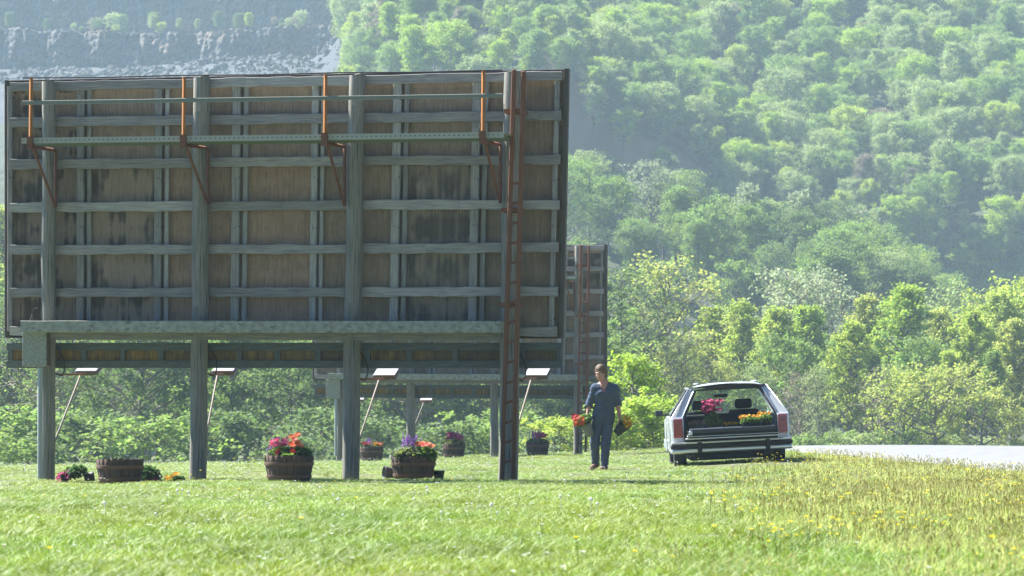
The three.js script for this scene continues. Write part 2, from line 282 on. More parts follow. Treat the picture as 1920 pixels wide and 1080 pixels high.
{
  const r = rng(5);
  // filler trees between and behind the named ones
  for (let i = 0; i < 34; i++) { const px = 1150 + i * 24 + r() * 14, k = ['ovoid', 'sparse', 'round', 'bare'][Math.floor(r() * 3.6)]; treeTo(k, ['green', 'mid', 'green', 'pale', 'mid'][Math.floor(r() * 5)], px, 640 + r() * 70, 252 + r() * 22, '~second rank beyond the road', 'second rank of the bright row', 0.9); }
  for (let i = 0; i < 15; i++) { const px = 1485 + i * 30 + r() * 14; treeTo('shrub', ['mid', 'green', 'pale', 'yellow'][Math.floor(r() * 4)], px, 808 + r() * 32, 214 + r() * 12, '~far road edge', 'bushes beyond the road', 1.1, 'bush', 'bush'); }
  // behind the meadow, seen under the billboards
  const und = 'trees behind the meadow under the billboards';
  for (let i = 0; i < 30; i++) { const px = -30 + i * 41 + r() * 20; treeTo(['round', 'ovoid', 'sparse', 'round'][Math.floor(r() * 4)], ['mid', 'green', 'mid', 'pale', 'green'][Math.floor(r() * 5)], px, 440 + r() * 170, 205 + r() * 40, '~wood behind the meadow', und); }
  for (let i = 0; i < 30; i++) { const px = -20 + i * 39 + r() * 30; treeTo(['ovoid', 'sparse', 'round', 'sparse', 'bare'][Math.floor(r() * 5)], ['mid', 'green', 'green', 'mid'][Math.floor(r() * 4)], px, 560 + r() * 150, 165 + r() * 25, '~far edge of the meadow', 'low trees at the meadow edge', 1.0); }
  for (let i = 0; i < 13; i++) { const px = -20 + i * 88 + r() * 80; treeTo('shrub', ['mid', 'green', 'mid', 'green', 'mid'][Math.floor(r() * 5)], px, 775 + r() * 65, 140 + r() * 18, '~meadow edge', 'bushes at the meadow edge', 1.2, 'bush', 'bush'); }
}
[[-30, 395, 320], [8, 410, 300], [30, 470, 310], [-10, 500, 290]].forEach(([px, py, d], i) => treeTo('ovoid', ['lime', 'yellow', 'green', 'lime'][i], px, py, d, ['tallest tree at the left picture edge beside the billboard', 'yellow-green treetop in the gap left of the billboard', 'green tree mostly hidden by the left billboard edge', 'lower lime tree at the left picture edge'][i], null, 1.3));
treeTo('sapling', 'fresh', 1192, 666, 112, 'bright fresh green sapling behind the walking person', null, 1.0, 'sapling', 'sapling');
[[1160, 760, 'fresh'], [1225, 752, 'fresh'], [1150, 800, 'lime'], [1215, 800, 'lime'], [1050, 790, 'lime'], [1185, 815, 'yellow']].forEach(([px, py, t], i) => treeTo('shrub', t, px, py, 108 + i, ['leafy light green bush between the person and the sapling', 'light green bush between sapling and car', 'yellow-green bush at hip height behind the person', 'yellow-green bush low beside the car', 'yellow-green bush behind the last barrel', 'low yellowish bush below the sapling'][i], null, 1.3, 'bush', 'bush'));
// named trees on the front spur of the hill
[['spire', 'silver', 1410, 340, 404, 'pale spire-shaped tree standing out on the spur, first of two'], ['spire', 'silver', 1494, 354, 404, 'pale spire-shaped tree on the spur, lower of two'], ['sparse', 'silver', 1222, 305, 408, 'pale rounded tree at the top of the spur'], ['sparse', 'silver', 1268, 322, 410, 'pale tree leaning out below the top of the spur'], ['sparse', 'silver', 1616, 392, 412, 'pale pointed tree near the lower end of the spur'], ['sparse', 'pale', 1105, 285, 405, 'pale green tree beside the billboard edge on the spur'], ['poplar', 'fresh', 1330, 395, 404, 'green pointed tree below the first spire on the spur'], ['round', 'lime', 1690, 475, 408, 'rounded yellow-green tree at the low end of the spur'], ['round', 'mid', 1120, 370, 392, 'dark green broad tree against the billboard edge on the spur']].forEach(([k, t, px, py, d, l]) => treeTo(k, t, px, py, d, l, null));
{
  const r = rng(9), spurGrp = 'trees covering the front spur';
  for (let i = 0; i < 74; i++) {
    const d = 345 + 70 * Math.sqrt(i / 74) * 1.0 + r() * 6, px = 1040 + r() * 760, x = (px - 960) * d / FPX;
    if (landH(x, d) < 1.5) continue;
    addTree(['crown', 'poplar', 'crown', 'sparse', 'round'][Math.floor(r() * 5)], ['mid', 'green', 'fresh', 'green', 'mid', 'pale', 'green'][Math.floor(r() * 7)], x, d, 0.72 + 0.35 * r(), '~front spur of the hill', 'tree', spurGrp);
  }
}
// the far wooded hillside
{
  const r = rng(21), spots = [], tints = ['green', 'fresh', 'pale', 'green', 'lime', 'fresh', 'pale', 'green', 'pale'];
  for (let d = 470; d < 720; d += 4.1) for (let px = 560; px < 2080; px += 4.1 * FPX / d) {
    const dd = d + (r() - 0.5) * 5, p = px + (r() - 0.5) * 60, x = (p - 960) * dd / FPX, y = landH(x, dd);
    const k = sstep(600, 790, p + 40 * N2(dd * 0.01, 3)); if (k < 0.12 || y < 1) continue;
    const bank = dd > 490 && dd < 523; if (bank && r() < (dd < 517 ? mix(0.8, 0.0, sstep(1250, 1450, p)) : mix(0.88, 0.4, sstep(1350, 1700, p)))) continue;
    if (dd < 496 && r() < 0.3) continue;
    const py = HOR - (y + 7 - EYE) * FPX / dd; if (py < -130) continue;
    const zone = fbm(x * 0.02, dd * 0.02, 2); 
    let tint = tints[Math.floor(clamp(r() * 9, 0, 8.99))]; if (zone > 0.34 && r() < 0.5) tint = 'mid'; if (r() < 0.03) tint = 'rust'; if (zone < -0.35 && r() < 0.6) tint = 'pale';
    spots.push({ x, d: dd, y, p, py, s: (0.54 + 0.62 * r() * r() + 0.12 * r()) * (bank ? 0.8 : 1), k: r() < 0.5 ? 'crown' : 'poplar', v: Math.floor(r() * 8), tint, a: r() * 6.283 });
  }
  for (let i = 0; i < 190; i++) {   // shaded trees clinging to the steep bank
    const p = 1080 + 900 * Math.pow(r(), 0.75), dd = 514.5 + 7 * r(), x = (p - 960) * dd / FPX; if (p < 1330 && r() < 0.6) continue;
    spots.push({ x, d: dd, y: landH(x, dd), p, py: 999, s: 0.4 + 0.45 * r(), k: r() < 0.6 ? 'crown' : 'poplar', v: Math.floor(r() * 8), tint: tints[Math.floor(r() * 9)], a: r() * 6.283 });
  }
  const vis = spots.filter((s) => s.p > 760 && s.p < 1930 && s.py > 20 && (s.p > 1075 || s.py < 110) && s.d > 522 && s.py < 900).sort((a, b) => a.d - b.d);
  const left = 300 - treeTally.filter((t) => t.name.startsWith('tree')).length, single = new Set(vis.slice(0, Math.max(0, left)));
  for (const s of single) addTree(s.k, s.tint, s.x, s.d, s.s, '~far hillside above the bank', 'tree', 'lowest trees of the far hillside');
  const bins = new Map();
  for (const s of spots) { if (single.has(s)) continue; const key = s.k + s.v % K[s.k].length; if (!bins.has(key)) bins.set(key, []); bins.get(key).push(s); }
  const forest = group('hillside_forest'); forest.userData = { kind: 'stuff', label: 'dense hazy spring wood covering the far hillside', category: 'forest' }; scene.add(forest);
  const M = new THREE.Matrix4(), Q = new THREE.Quaternion(), any = leafMat(1, 1, 1), yUp = V(0, 1, 0);
  for (const [key, list] of bins) {
    const g = K[list[0].k][list[0].v % K[list[0].k].length];
    const cr = new THREE.InstancedMesh(g.leaves, any, list.length), tk = new THREE.InstancedMesh(g.wood, barkMat, list.length);
    cr.name = 'crowns'; tk.name = 'trunks'; cr.userData.kind = tk.userData.kind = 'stuff';
    list.forEach((s, i) => { M.compose(V(s.x, s.y - 0.1, -s.d), Q.setFromAxisAngle(yUp, s.a), V(s.s, s.s * 1.02, s.s)); cr.setMatrixAt(i, M); tk.setMatrixAt(i, M); cr.setColorAt(i, LEAF[s.tint].color); });
    forest.add(cr, tk);
  }
  const ledgeTrees = [];   // ledge trees of the quarry
  for (const [px, d, h, t] of [[285, 727, 3.4, 'pale'], [335, 728, 2.6, 'pale'], [372, 730, 2.8, 'pale'], [468, 730, 3.6, 'lime'], [290, 733, 4.6, 'green'], [412, 735, 4.5, 'mid'], [530, 735, 2.6, 'mid'], [560, 732, 2.4, 'pale'], [632, 724, 5, 'lime'], [665, 724, 5.4, 'lime'], [700, 722, 5.6, 'fresh'], [180, 732, 3, 'mid'], [90, 735, 3, 'mid'], [20, 735, 4, 'mid'], [230, 740, 5, 'green'], [450, 745, 5, 'mid']]) {
    const x = (px - 960) * d / FPX, t2 = thing('tree', `~${px}`, 'tree', 'small trees on the quarry ledge'); t2.userData.at = px - 960; ledgeTrees.push(t2);
    const g = K.poplar[px % 2]; part('trunk', g.wood, barkMat, t2); part('crown', g.leaves, LEAF[t], t2); t2.position.set(x, yAt(ledgeTop(px), 716) - 0.2, -d); t2.scale.set(h / 9.5 * 1.25, h / 9.5, h / 9.5 * 1.25); shade(t2);
  }
  ['first', 'second', 'third', 'fourth', 'fifth', 'sixth', 'seventh', 'eighth', 'ninth', 'tenth', 'eleventh', 'twelfth', 'thirteenth', 'fourteenth', 'fifteenth', 'sixteenth'].forEach((o, i) => { ledgeTrees.sort((a, b) => a.userData.at - b.userData.at)[i].userData.label = `small tree on the quarry ledge, ${o} from the left`; });
}

// labels of the trees that stand in rows: look, place, and which one of those alike
{
  const word = { lime: 'lime green', yellow: 'yellow-green', green: 'green', deep: 'dark green', mid: 'dull green', pale: 'pale green', silver: 'silvery', rust: 'brownish', fresh: 'fresh green' }, tintOf = new Map(Object.entries(LEAF).map(([k, m]) => [m, k])), seen = new Map();
  const spot = (p) => p < 90 ? 'before the first post' : p < 371 ? 'between first and second post' : p < 656 ? 'between second and third post' : p < 951 ? 'between third post and ladder' : p < 1140 ? 'past the ladder' : p < 1260 ? 'behind the person' : p < 1490 ? 'over the car' : p < 1700 ? 'right of the car' : 'near the right picture edge';
  const ord = ['first', 'second', 'third', 'fourth', 'fifth', 'sixth', 'seventh', 'eighth', 'ninth', 'tenth'];
  for (const t of treeTally) if (t.userData.label.startsWith('~')) { const p = 960 + t.userData.at, key = `${word[tintOf.get(t.children[1].material)]} ${t.userData.category} on the ${t.userData.label.slice(1)} ${spot(p)}`.replace('on the wood', 'in the wood').replace('on the second rank', 'in the second rank').replace('on the far road', 'at the far road').replace('on the far edge', 'at the far edge').replace('on the meadow', 'at the meadow'); if (!seen.has(key)) seen.set(key, []); seen.get(key).push([p, t]); }
  for (const [key, list] of seen) { list.sort((a, b) => a[0] - b[0]); list.forEach(([, t], i) => { t.userData.label = list.length > 1 ? `${ord[i] ?? (i + 1) + 'th'} ${key}` : key; }); }
}

// boulders and rubble at the foot of the quarry wall
{
  const r = rng(88), geos = [1, 2, 3].map((s) => { const g = new THREE.IcosahedronGeometry(0.5, 1), p = g.attributes.position; for (let i = 0; i < p.count; i++) { const v = V().fromBufferAttribute(p, i), k = 1 + 0.35 * N3(v.x * 2 + s * 9, v.y * 2, v.z * 2); p.setXYZ(i, v.x * k * 1.2, v.y * k * 0.8, v.z * k); } g.computeVertexNormals(); return g; });
  const rub = group('rubble'); rub.userData = { kind: 'stuff', label: 'broken grey rock heaped at the foot of the quarry wall', category: 'rubble' }; const M = new THREE.Matrix4(), c = new THREE.Color();
  geos.forEach((g, q) => { const im = new THREE.InstancedMesh(g, std(1, 1, 1, 1, { flatShading: true }), 700); im.name = 'rocks'; im.userData.kind = 'stuff'; for (let i = 0; i < 700; i++) { const px = -120 + 900 * r(), d = 672 + 40 * r(), x = (px - 960) * d / FPX, s = 0.35 + 1.3 * r() ** 3; M.compose(V(x, landH(x, d) + 0.1 * s, -d), new THREE.Quaternion().setFromEuler(new THREE.Euler(r() * 3, r() * 6, r() * 3)), V(s, s, s)); im.setMatrixAt(i, M); const k = 0.07 + 0.08 * r(); im.setColorAt(i, c.setRGB(k * 1.04, k, k * 0.96)); } im.castShadow = im.receiveShadow = true; rub.add(im); });
  scene.add(rub);
  // scrub on the rubble
  const sc = group('quarry_scrub'); sc.userData = { kind: 'stuff', label: 'scrub growing over the rubble where quarry meets wood', category: 'scrub' }; const list = []; for (let i = 0; i < 70; i++) { const px = 560 + 420 * Math.sqrt(r()), d = 640 + 75 * r(); list.push([px, d, 0.5 + 0.6 * r()]); } for (let i = 0; i < 46; i++) { const px = 40 + 660 * r(); if (N2(px * 0.012, 5) < 0.0) continue; list.push([px, 722 + 16 * r(), 0.35 + 0.7 * r() * r(), yAt(ledgeTop(px), 716) - 0.1]); } const im = new THREE.InstancedMesh(K.shrub[0].leaves, leafMat(1, 1, 1), list.length); im.name = 'bushes'; im.userData.kind = 'stuff'; list.forEach(([px, d, s, y], i) => { const x = (px - 960) * d / FPX; M.makeScale(s * 1.3, s, s * 1.3).setPosition(x, y ?? landH(x, d) - 0.1, -d); im.setMatrixAt(i, M); im.setColorAt(i, LEAF[['pale', 'lime', 'rust', 'mid', 'pale'][i % 5]].color); }); sc.add(im); scene.add(sc);
}
// ---------- billboards ----------
const grain = (seed, base, amp, dark) => tex(512, 256, (u, v) => {   // u along the grain
  const w = 0.35 * N2(u * 3, seed), a = fbm(u * 2.2 + seed, (v + 0.02 * w) * 34, 4), f = N2(u * 9 + seed, v * 120), crack = sstep(0.42, 0.72, fbm(u * 1.3 + seed * 3, v * 26 + w, 3) + 0.1 * f), blot = fbm(u * 4 + seed, v * 3 + 5, 3);
  const k = (1 + amp * a + 0.16 * f + 0.25 * blot) * (1 - dark * crack); return [base[0] * k, base[1] * k, base[2] * k * (1 - 0.08 * blot)];
});
const gTex = [[3, [0.31, 0.29, 0.262]], [8, [0.37, 0.35, 0.315]], [15, [0.25, 0.235, 0.21]]].map(([s, c]) => { const t = grain(s, c, 0.55, 0.6); t.repeat.set(0.5, 2.2); return t; });
const woodGrey = gTex.map((t) => std(1, 1, 1, 0.92, { map: t, bumpMap: t, bumpScale: 0.004 }));
const poleTex = tex(512, 1024, (u, v) => { const a = fbm(u * 22, v * 3, 4), f = N2(u * 90, v * 9), crack = sstep(0.38, 0.62, fbm(u * 13 + 3, v * 1.6, 3)), alg = sstep(-0.1, 0.5, fbm(u * 4 + 9, v * 3, 4)), k = (1 + 0.5 * a + 0.15 * f) * (1 - 0.6 * crack); return [mix(0.24, 0.185, alg) * k, mix(0.218, 0.188, alg) * k, mix(0.18, 0.15, alg) * k]; });
poleTex.repeat.set(1.4, 0.4);
const poleMat = std(1, 1, 1, 0.95, { map: poleTex, bumpMap: poleTex, bumpScale: 0.006 });
const plyBase = [[0.31, 0.222, 0.145], [0.335, 0.22, 0.14], [0.29, 0.21, 0.14], [0.28, 0.21, 0.145], [0.30, 0.215, 0.14], [0.26, 0.205, 0.145]];
const plyMats = plyBase.map((c, s) => { const stain = [0.2, 0.08, 0.2, 1.0, 0.25, 0.85][s], t = tex(384, 768, (u, v) => {
  const g = fbm(u * 26 + s * 7, v * 2.2, 4), f = N2(u * 110, v * 7 + s), wob = fbm(u * 5, v * 5 + s, 3);
  const row = Math.floor(v * 2.55), top = (row + 1) / 2.55;                      // water runs down from each rail
  const run = fbm(u * 2.3 + s * 5, v * 1.9 + row * 7, 3) + 0.5 * fbm(u * 15 + row * 5, v * 0.8 + s, 3), drop = (top - v) * 2.1;
  const st = stain * sstep(-0.2, 0.4, run + 0.1 - drop * 0.3 + 0.15 * wob), spots = sstep(0.72, 0.8, N2(u * 34 + s, v * 60)) * 0.35;
  const k = (1 + 0.24 * g + 0.08 * f + 0.2 * wob) * (1 - 0.7 * st) * (1 - spots); return [c[0] * k, c[1] * k * (1 + 0.04 * st), c[2] * k * (1 + 0.15 * st)]; });
  t.wrapS = t.wrapT = THREE.MirroredRepeatWrapping; return std(1, 1, 1, 0.9, { map: t }); });
const rustTex = tex(256, 256, (u, v) => { const n = fbm(u * 8, v * 8, 5), m = N2(u * 60, v * 60), k = 0.5 + 0.5 * n; return [mix(0.10, 0.27, k) + 0.04 * m, mix(0.048, 0.105, k) + 0.014 * m, mix(0.032, 0.042, k)]; });
const rustMat = std(1, 1, 1, 0.85, { map: rustTex, metalness: 0.1 }), orangeMat = std(0.33, 0.12, 0.015, 0.7), darkMetal = std(0.045, 0.04, 0.045, 0.7, { metalness: 0.4 });
const mossTex = tex(512, 256, (u, v) => { const n = fbm(u * 12, v * 6, 5), m = N2(u * 90, v * 50), k = 1 + 0.4 * n + 0.15 * m, d = sstep(0.25, 0.6, fbm(u * 7 + 4, v * 5, 4)); return [mix(0.31, 0.17, d) * k, mix(0.32, 0.18, d) * k, mix(0.265, 0.15, d) * k]; }); mossTex.repeat.set(0.6, 1.5);
const mossMat = std(1, 1, 1, 0.85, { map: mossTex, bumpMap: mossTex, bumpScale: 0.002 }), railMat = std(0.19, 0.205, 0.17, 0.8), frameGreen = std(1, 1, 1, 0.85, { map: (() => { const t = tex(256, 128, (u, v) => { const k = 1 + 0.35 * fbm(u * 6, v * 14, 4) + 0.12 * N2(u * 40, v * 60); return [0.115 * k, 0.13 * k, 0.115 * k]; }); t.repeat.set(0.6, 2); return t; })() });
const amber = [0, 1, 2].map((s) => std(1, 1, 1, 0.8, { map: tex(256, 128, (u, v) => { const n = fbm(u * 30 + s * 9, v * 2.5, 4), m = fbm(u * 5 + s, v * 3, 3), k = clamp(0.55 + 0.55 * n + 0.5 * m, 0.1, 1.3); return [mix(0.07, [0.36, 0.27, 0.17][s], k), mix(0.055, [0.2, 0.17, 0.12][s], k), mix(0.035, [0.03, 0.045, 0.05][s], k)]; }) }));
const glassPale = phy(0.5, 0.49, 0.49, 0.25, { metalness: 0, clearcoat: 0.6 }), whiteCond = std(0.40, 0.43, 0.41, 0.6);
const steelTex = tex(256, 128, (u, v) => { const k = 0.26 + 0.06 * fbm(u * 8, v * 8, 4); return [k, k * 1.1, k]; });
// a board from a to b (local points), h high across, t thick toward the viewer; slightly waney edges; uv in metres, u along
function boardGeo(a, b, h, t, seed = 0, waver = 0.004, n = 10) {
  const bag = new Bag(), L = a.distanceTo(b), ax = V().subVectors(b, a).normalize(), out = V(0, 0, 1), up = V().crossVectors(out, ax).normalize(), o = V().crossVectors(ax, up);
  const c = 0.006, prof = [[-h / 2, 0], [-h / 2, t - c], [-h / 2 + c, t], [h / 2 - c, t], [h / 2, t - c], [h / 2, 0]], rings = [];
  for (let k = 0; k <= n; k++) { const p = a.clone().addScaledVector(ax, L * k / n), r = []; let s = 0; prof.forEach(([y, z], j) => { if (j) s += Math.hypot(prof[j][0] - prof[j - 1][0], prof[j][1] - prof[j - 1][1]); const y2 = y + waver * N2(k * 0.9 + seed * 7, y > 0 ? 1 : 5); const q = p.clone().addScaledVector(up, y2).addScaledVector(o, z); r.push(bag.v(q.x, q.y, q.z, L * k / n + seed * 1.7, s + seed * 0.37)); }); rings.push(r); }
  for (let k = 1; k <= n; k++) for (let j = 1; j < 6; j++) bag.q(rings[k - 1][j - 1], rings[k][j - 1], rings[k][j], rings[k - 1][j]);
  for (let k = 1; k <= n; k++) bag.q(rings[k - 1][5], rings[k][5], rings[k][0], rings[k - 1][0]);
  for (const [r, f] of [[rings[0], 0], [rings[n], 1]]) for (let j = 1; j < 5; j++) f ? bag.t(r[0], r[j + 1], r[j]) : bag.t(r[0], r[j], r[j + 1]);
  const g = bag.geo(false).toNonIndexed(); g.computeVertexNormals(); return g;
}
const boxAt = (x0, x1, y0, y1, z0, z1) => { const g = new THREE.BoxGeometry(x1 - x0, y1 - y0, z1 - z0); g.translate((x0 + x1) / 2, (y0 + y1) / 2, (z0 + z1) / 2); return g; };
function quadSlab(p, t, uvScale = 1, uo = 0) {      // p: four local corners (bl, br, tr, tl); thickness t backwards (-z)
  const b = new Bag(), w = p[0].distanceTo(p[1]), h = p[0].distanceTo(p[3]), uv = [[0, 0], [w, 0], [w, h], [0, h]];
  const f = p.map((q, i) => b.v(q.x, q.y, q.z, uo + uv[i][0] * uvScale, uv[i][1] * uvScale)), k = p.map((q, i) => b.v(q.x, q.y, q.z - t, uo + uv[i][0] * uvScale, uv[i][1] * uvScale));
  b.q(f[0], f[1], f[2], f[3]); b.q(k[1], k[0], k[3], k[2]); for (let i = 0; i < 4; i++) { const j = (i + 1) % 4; b.q(f[j], f[i], k[i], k[j]); }
  const g = b.geo(false).toNonIndexed(); g.computeVertexNormals(); return g;
}
function buildBoard(o) {
  const root = thing('billboard', o.label, 'billboard'), yaw = o.yaw;
  const O = V((o.px - 960) * o.d / FPX, landH((o.px - 960) * o.d / FPX, o.d), -o.d); root.position.copy(O); root.rotation.y = -yaw;
  // measured picture point -> local point on the plane z = w of this board
  const U = V(Math.cos(yaw), 0, Math.sin(yaw)), Nn = V(-Math.sin(yaw), 0, Math.cos(yaw)), E = V(0, EYE, 0);
  const L = (px, py, w = 0) => { const dir = V((px - 960) / FPX, (HOR - py) / FPX, -1), P0 = O.clone().addScaledVector(Nn, w), t = P0.clone().sub(E).dot(Nn) / dir.dot(Nn), P = E.clone().addScaledVector(dir, t).sub(O); return V(P.dot(U), P.y, w); };
  const at = (u, v, w) => { const [px, py] = o.map(u, v); return L(px, py, w); };   // design units = picture pixels of the first board
  const r = rng(o.seed), pick = (a) => a[Math.floor(r() * a.length)];
  const top = (x) => pw([[14, 153], [1068, 132]], x), yRow = (k, x) => pw([[14, o.rowsL[k]], [1062, o.rowsR[k]]], x);
  const colX = (k, y) => o.cols[k][0] + (o.cols[k][1] - o.cols[k][0]) * (y - 140) / 490;
  const wFace = -0.33, wStud = -0.325, wRail = -0.235, wPost = -0.1;
  // plywood sheets: seven columns, two tiers
  const sheetMat = o.sheets; 
  for (let c = 0; c + 1 < o.cols.length; c++) for (let tier = 0; tier < 2; tier++) {
    const ya = tier ? [yRow(2, 14) + 9, yRow(2, 1062) + 9] : [top(14), top(1068)], yb = tier ? [yRow(6, 14) + 9, yRow(6, 1062) + 9] : [yRow(2, 14) + 8, yRow(2, 1062) + 8];
    const q = (k, yy) => { const y0 = pw([[14, yy[0]], [1062, yy[1]]], colX(k, 300)); return at(colX(k, y0) + (k === c ? 0.4 : -0.4), y0, wFace); };
    part('plywood_sheet', quadSlab([q(c, yb), q(c + 1, yb), q(c + 1, ya), q(c, ya)], 0.018, tier ? 0.72 : 0.8, c * 0.31), plyMats[sheetMat[tier][c]], root);
  }
  // poster side: one printed face turned away from the viewer
  { const f = [[14, yRow(6, 14) + 9], [colX(o.cols.length - 1, 620), yRow(6, 1062) + 9], [colX(o.cols.length - 1, 132), top(1068)], [14, top(14)]].map(([x, y]) => at(x, y, wFace - 0.022)); part('poster_face', quadSlab(f, 0.01), std(0.42, 0.06, 0.05, 0.7), root); }
  // upright studs behind the rails (pairs where sheets meet)
  for (let c = 0; c < o.studs.length; c++) { const [x, wd] = o.studs[c], lean = (x - 14) / 1050 * 12; for (const [dx, k, t] of [[-wd * 0.36, 0.72, 0.085], [wd * 0.42, 0.42, 0.06]]) { if (k < 0.5 && wd < 14) continue; const a = at(x + dx - lean, yRow(6, x), wStud), b = at(x + dx, yRow(0, x), wStud); const s = part('stud', boardGeo(a, b, wd * k / 148, t, c + k, 0.002, 6), pick(woodGrey), root);
    if (k > 0.5 && o.detail) for (const yy of [185, 335, 425, 600]) for (const sx of [-3.2, 3.2]) { const p = at(x + dx - lean * (yy - 150) / 480 + sx, yy + (r() - 0.5) * 6, wStud + t + 0.001); const g = new THREE.CylinderGeometry(0.008, 0.008, 0.012, 7); g.rotateX(Math.PI / 2); g.translate(p.x, p.y, p.z); part('bolt', g, darkMetal, s); } } }
  // rails
  for (let k = 0; k < 7; k++) { const x0 = 20, x1 = colX(o.cols.length - 1, yRow(k, 1060)) - 9, cuts = [x0, ...(k % 2 ? [377, 664] : [o.posts[1][0], o.posts[2][0]]), x1]; if (k === 6) cuts.splice(1, 2, 520);
    for (let s = 1; s < cuts.length; s++) part('rail', boardGeo(at(cuts[s - 1] + 0.5, yRow(k, cuts[s - 1]) + (r() - 0.5) * 1.2, wRail), at(cuts[s] - 0.5, yRow(k, cuts[s]) + (r() - 0.5) * 1.2, wRail), 0.117 + 0.01 * r(), 0.05, k * 5 + s, 0.011, 16), pick(woodGrey), root); }
  // edge trim
  { const xr = o.cols.length - 1, bl = [14, yRow(6, 14) + 11], br = [colX(xr, 632), yRow(6, 1062) + 11], trp = [colX(xr, 132), top(1068)], tl = [14, top(14)];
    [[bl, tl, 0.045], [br, trp, 0.062]].forEach(([a, b, h]) => part('edge_trim', boardGeo(at(a[0], a[1], -0.36), at(b[0], b[1] - 2, -0.36), h, h > 0.06 ? 0.1 : 0.06, 3, 0.001, 4), std(0.10, 0.08, 0.065, 0.8), root));
    [[tl, trp], [bl, br]].forEach(([a, b]) => part('edge_trim', boardGeo(at(a[0], a[1], -0.36), at(b[0], b[1], -0.36), 0.024, 0.06, 5, 0.001, 4), std(0.06, 0.05, 0.05, 0.8), root)); }
  // posts
  o.posts.forEach(([xt, xb, yt, yb, rad], i) => { const a = at(xb, yb, wPost), b = at(xt, yt, wPost), pts = [], rr = [], n = 14; a.y -= 0.25; for (let k = 0; k <= n; k++) { const t = k / n, p = a.clone().lerp(b, t); p.x += 0.012 * N2(t * 3, i * 5 + o.seed); pts.push(p); rr.push(rad * mix(1.03, 0.96, t) * (1 + 0.03 * N2(t * 6, i + 40))); } pts.push(b.clone().add(V(0, 0.012, 0))); rr.push(rad * 0.82); const g = new Bag(); tubeInto(g, pts, rr, 18, true); part('post', g.geo(), poleMat, root); });
  // lower ledge beam in front of the posts
  { const [x0, xm, x1] = o.ledge, y = 618, hgt = 0.155; [[x0, xm], [xm, x1]].forEach(([a, b], i) => part('ledge_beam', boardGeo(at(a + (i ? 0.6 : 0), o.ledgeY(a), 0.04), at(b, o.ledgeY(b), 0.04), 0.15, 0.24, i + 2, 0.003, 16), mossMat, root));
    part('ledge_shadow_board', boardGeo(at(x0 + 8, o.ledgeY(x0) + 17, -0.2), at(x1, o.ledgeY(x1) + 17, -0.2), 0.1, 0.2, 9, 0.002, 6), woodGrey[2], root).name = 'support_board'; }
  // junction box and conduit
  { const a = at(o.box[0], o.box[3], 0.12), b = at(o.box[1], o.box[2], 0.12); const g = new RoundedBoxGeometry(b.x - a.x, b.y - a.y, 0.34, 2, 0.008); g.translate((a.x + b.x) / 2, (a.y + b.y) / 2, 0.12 - 0.17); const bx = part('junction_box', g, std(1, 1, 1, 0.7, { map: mossTex }), root); part('box_side', boxAt(b.x + 0.001, b.x + 0.006, a.y + 0.01, b.y - 0.01, -0.2, 0.11), std(0.12, 0.09, 0.06, 0.9), bx);
    const c0 = at(o.box[4] - 1, 902, 0.1), c1 = at(o.box[4] - 1, o.box[3] + 2, 0.1); c0.y = Math.min(c0.y, -0.05); part('conduit', tube([c0, c1], 0.033, 12), whiteCond, root); }
  // apron lattice
  { const [x0, x1] = o.apron, w = -0.3, yT = o.apY(0), yB = o.apY(1), n = o.muntins; 
    part('apron_rail', boardGeo(at(x0, yT, w), at(x1, yT, w), 0.1, 0.04, 1, 0.002, 12), frameGreen, root); part('apron_rail', boardGeo(at(x0, yB, w), at(x1, yB, w), 0.1, 0.04, 2, 0.002, 12), frameGreen, root);
    for (let i = 0; i < n.length; i++) part('apron_stile', boardGeo(at(n[i], yB - 6, w), at(n[i], yT + 6, w), 0.072, 0.036, i + 3, 0.001, 2), frameGreen, root);
    for (let i = 1; i < n.length; i++) { const m = (n[i - 1] + n[i]) / 2; for (const [a, b] of [[n[i - 1] + 2, m - 0.2], [m + 0.2, n[i] - 2]]) part('apron_pane', quadSlab([at(a, yB, w - 0.006), at(b, yB, w - 0.006), at(b, yT, w - 0.006), at(a, yT, w - 0.006)], 0.012, 0.9, i * 0.37), amber[Math.min(2, Math.floor((i / n.length) * 2.4 + r() * 0.9))], root); } }
  // catwalk
  { const wOut = 0.86, y0 = (x) => pw([[40, 264], [950, 253]], x), xs = o.walk;
    for (let s = 1; s < xs.length; s++) { const a = at(xs[s - 1] + 0.5, y0(xs[s - 1]), wOut), b = at(xs[s] - 0.5, y0(xs[s]), wOut), ax = b.clone().sub(a), len = ax.length(), ang = Math.atan2(ax.y, ax.x);
      const pl = group('walkway_plank', root); const g = new THREE.BoxGeometry(len, 0.006, 0.5); g.translate(len / 2, 0.034, -0.25); part('deck', g, std(1, 1, 1, 0.6, { map: steelTex }), pl);
      const lip = new THREE.BoxGeometry(len, 0.072, 0.004); lip.translate(len / 2, 0, 0); part('lip', lip, std(0.36, 0.37, 0.31, 0.7), pl); const lip2 = new THREE.BoxGeometry(len, 0.07, 0.004); lip2.translate(len / 2, -0.002, -0.5); part('lip', lip2, std(0.16, 0.2, 0.15, 0.7), pl);
      const holes = []; for (let k = 0.03; k < len - 0.02; k += 0.062) { const h = new THREE.CylinderGeometry(0.0085, 0.0085, 0.004, 6); h.rotateX(Math.PI / 2); h.translate(k, 0.004, 0.0015); holes.push(h); } if (o.detail) { const hm = part('holes', mergeGeometries(holes), darkMetal, pl); hm.userData.kind = 'stuff'; }
      pl.position.copy(a); pl.rotation.z = ang; }
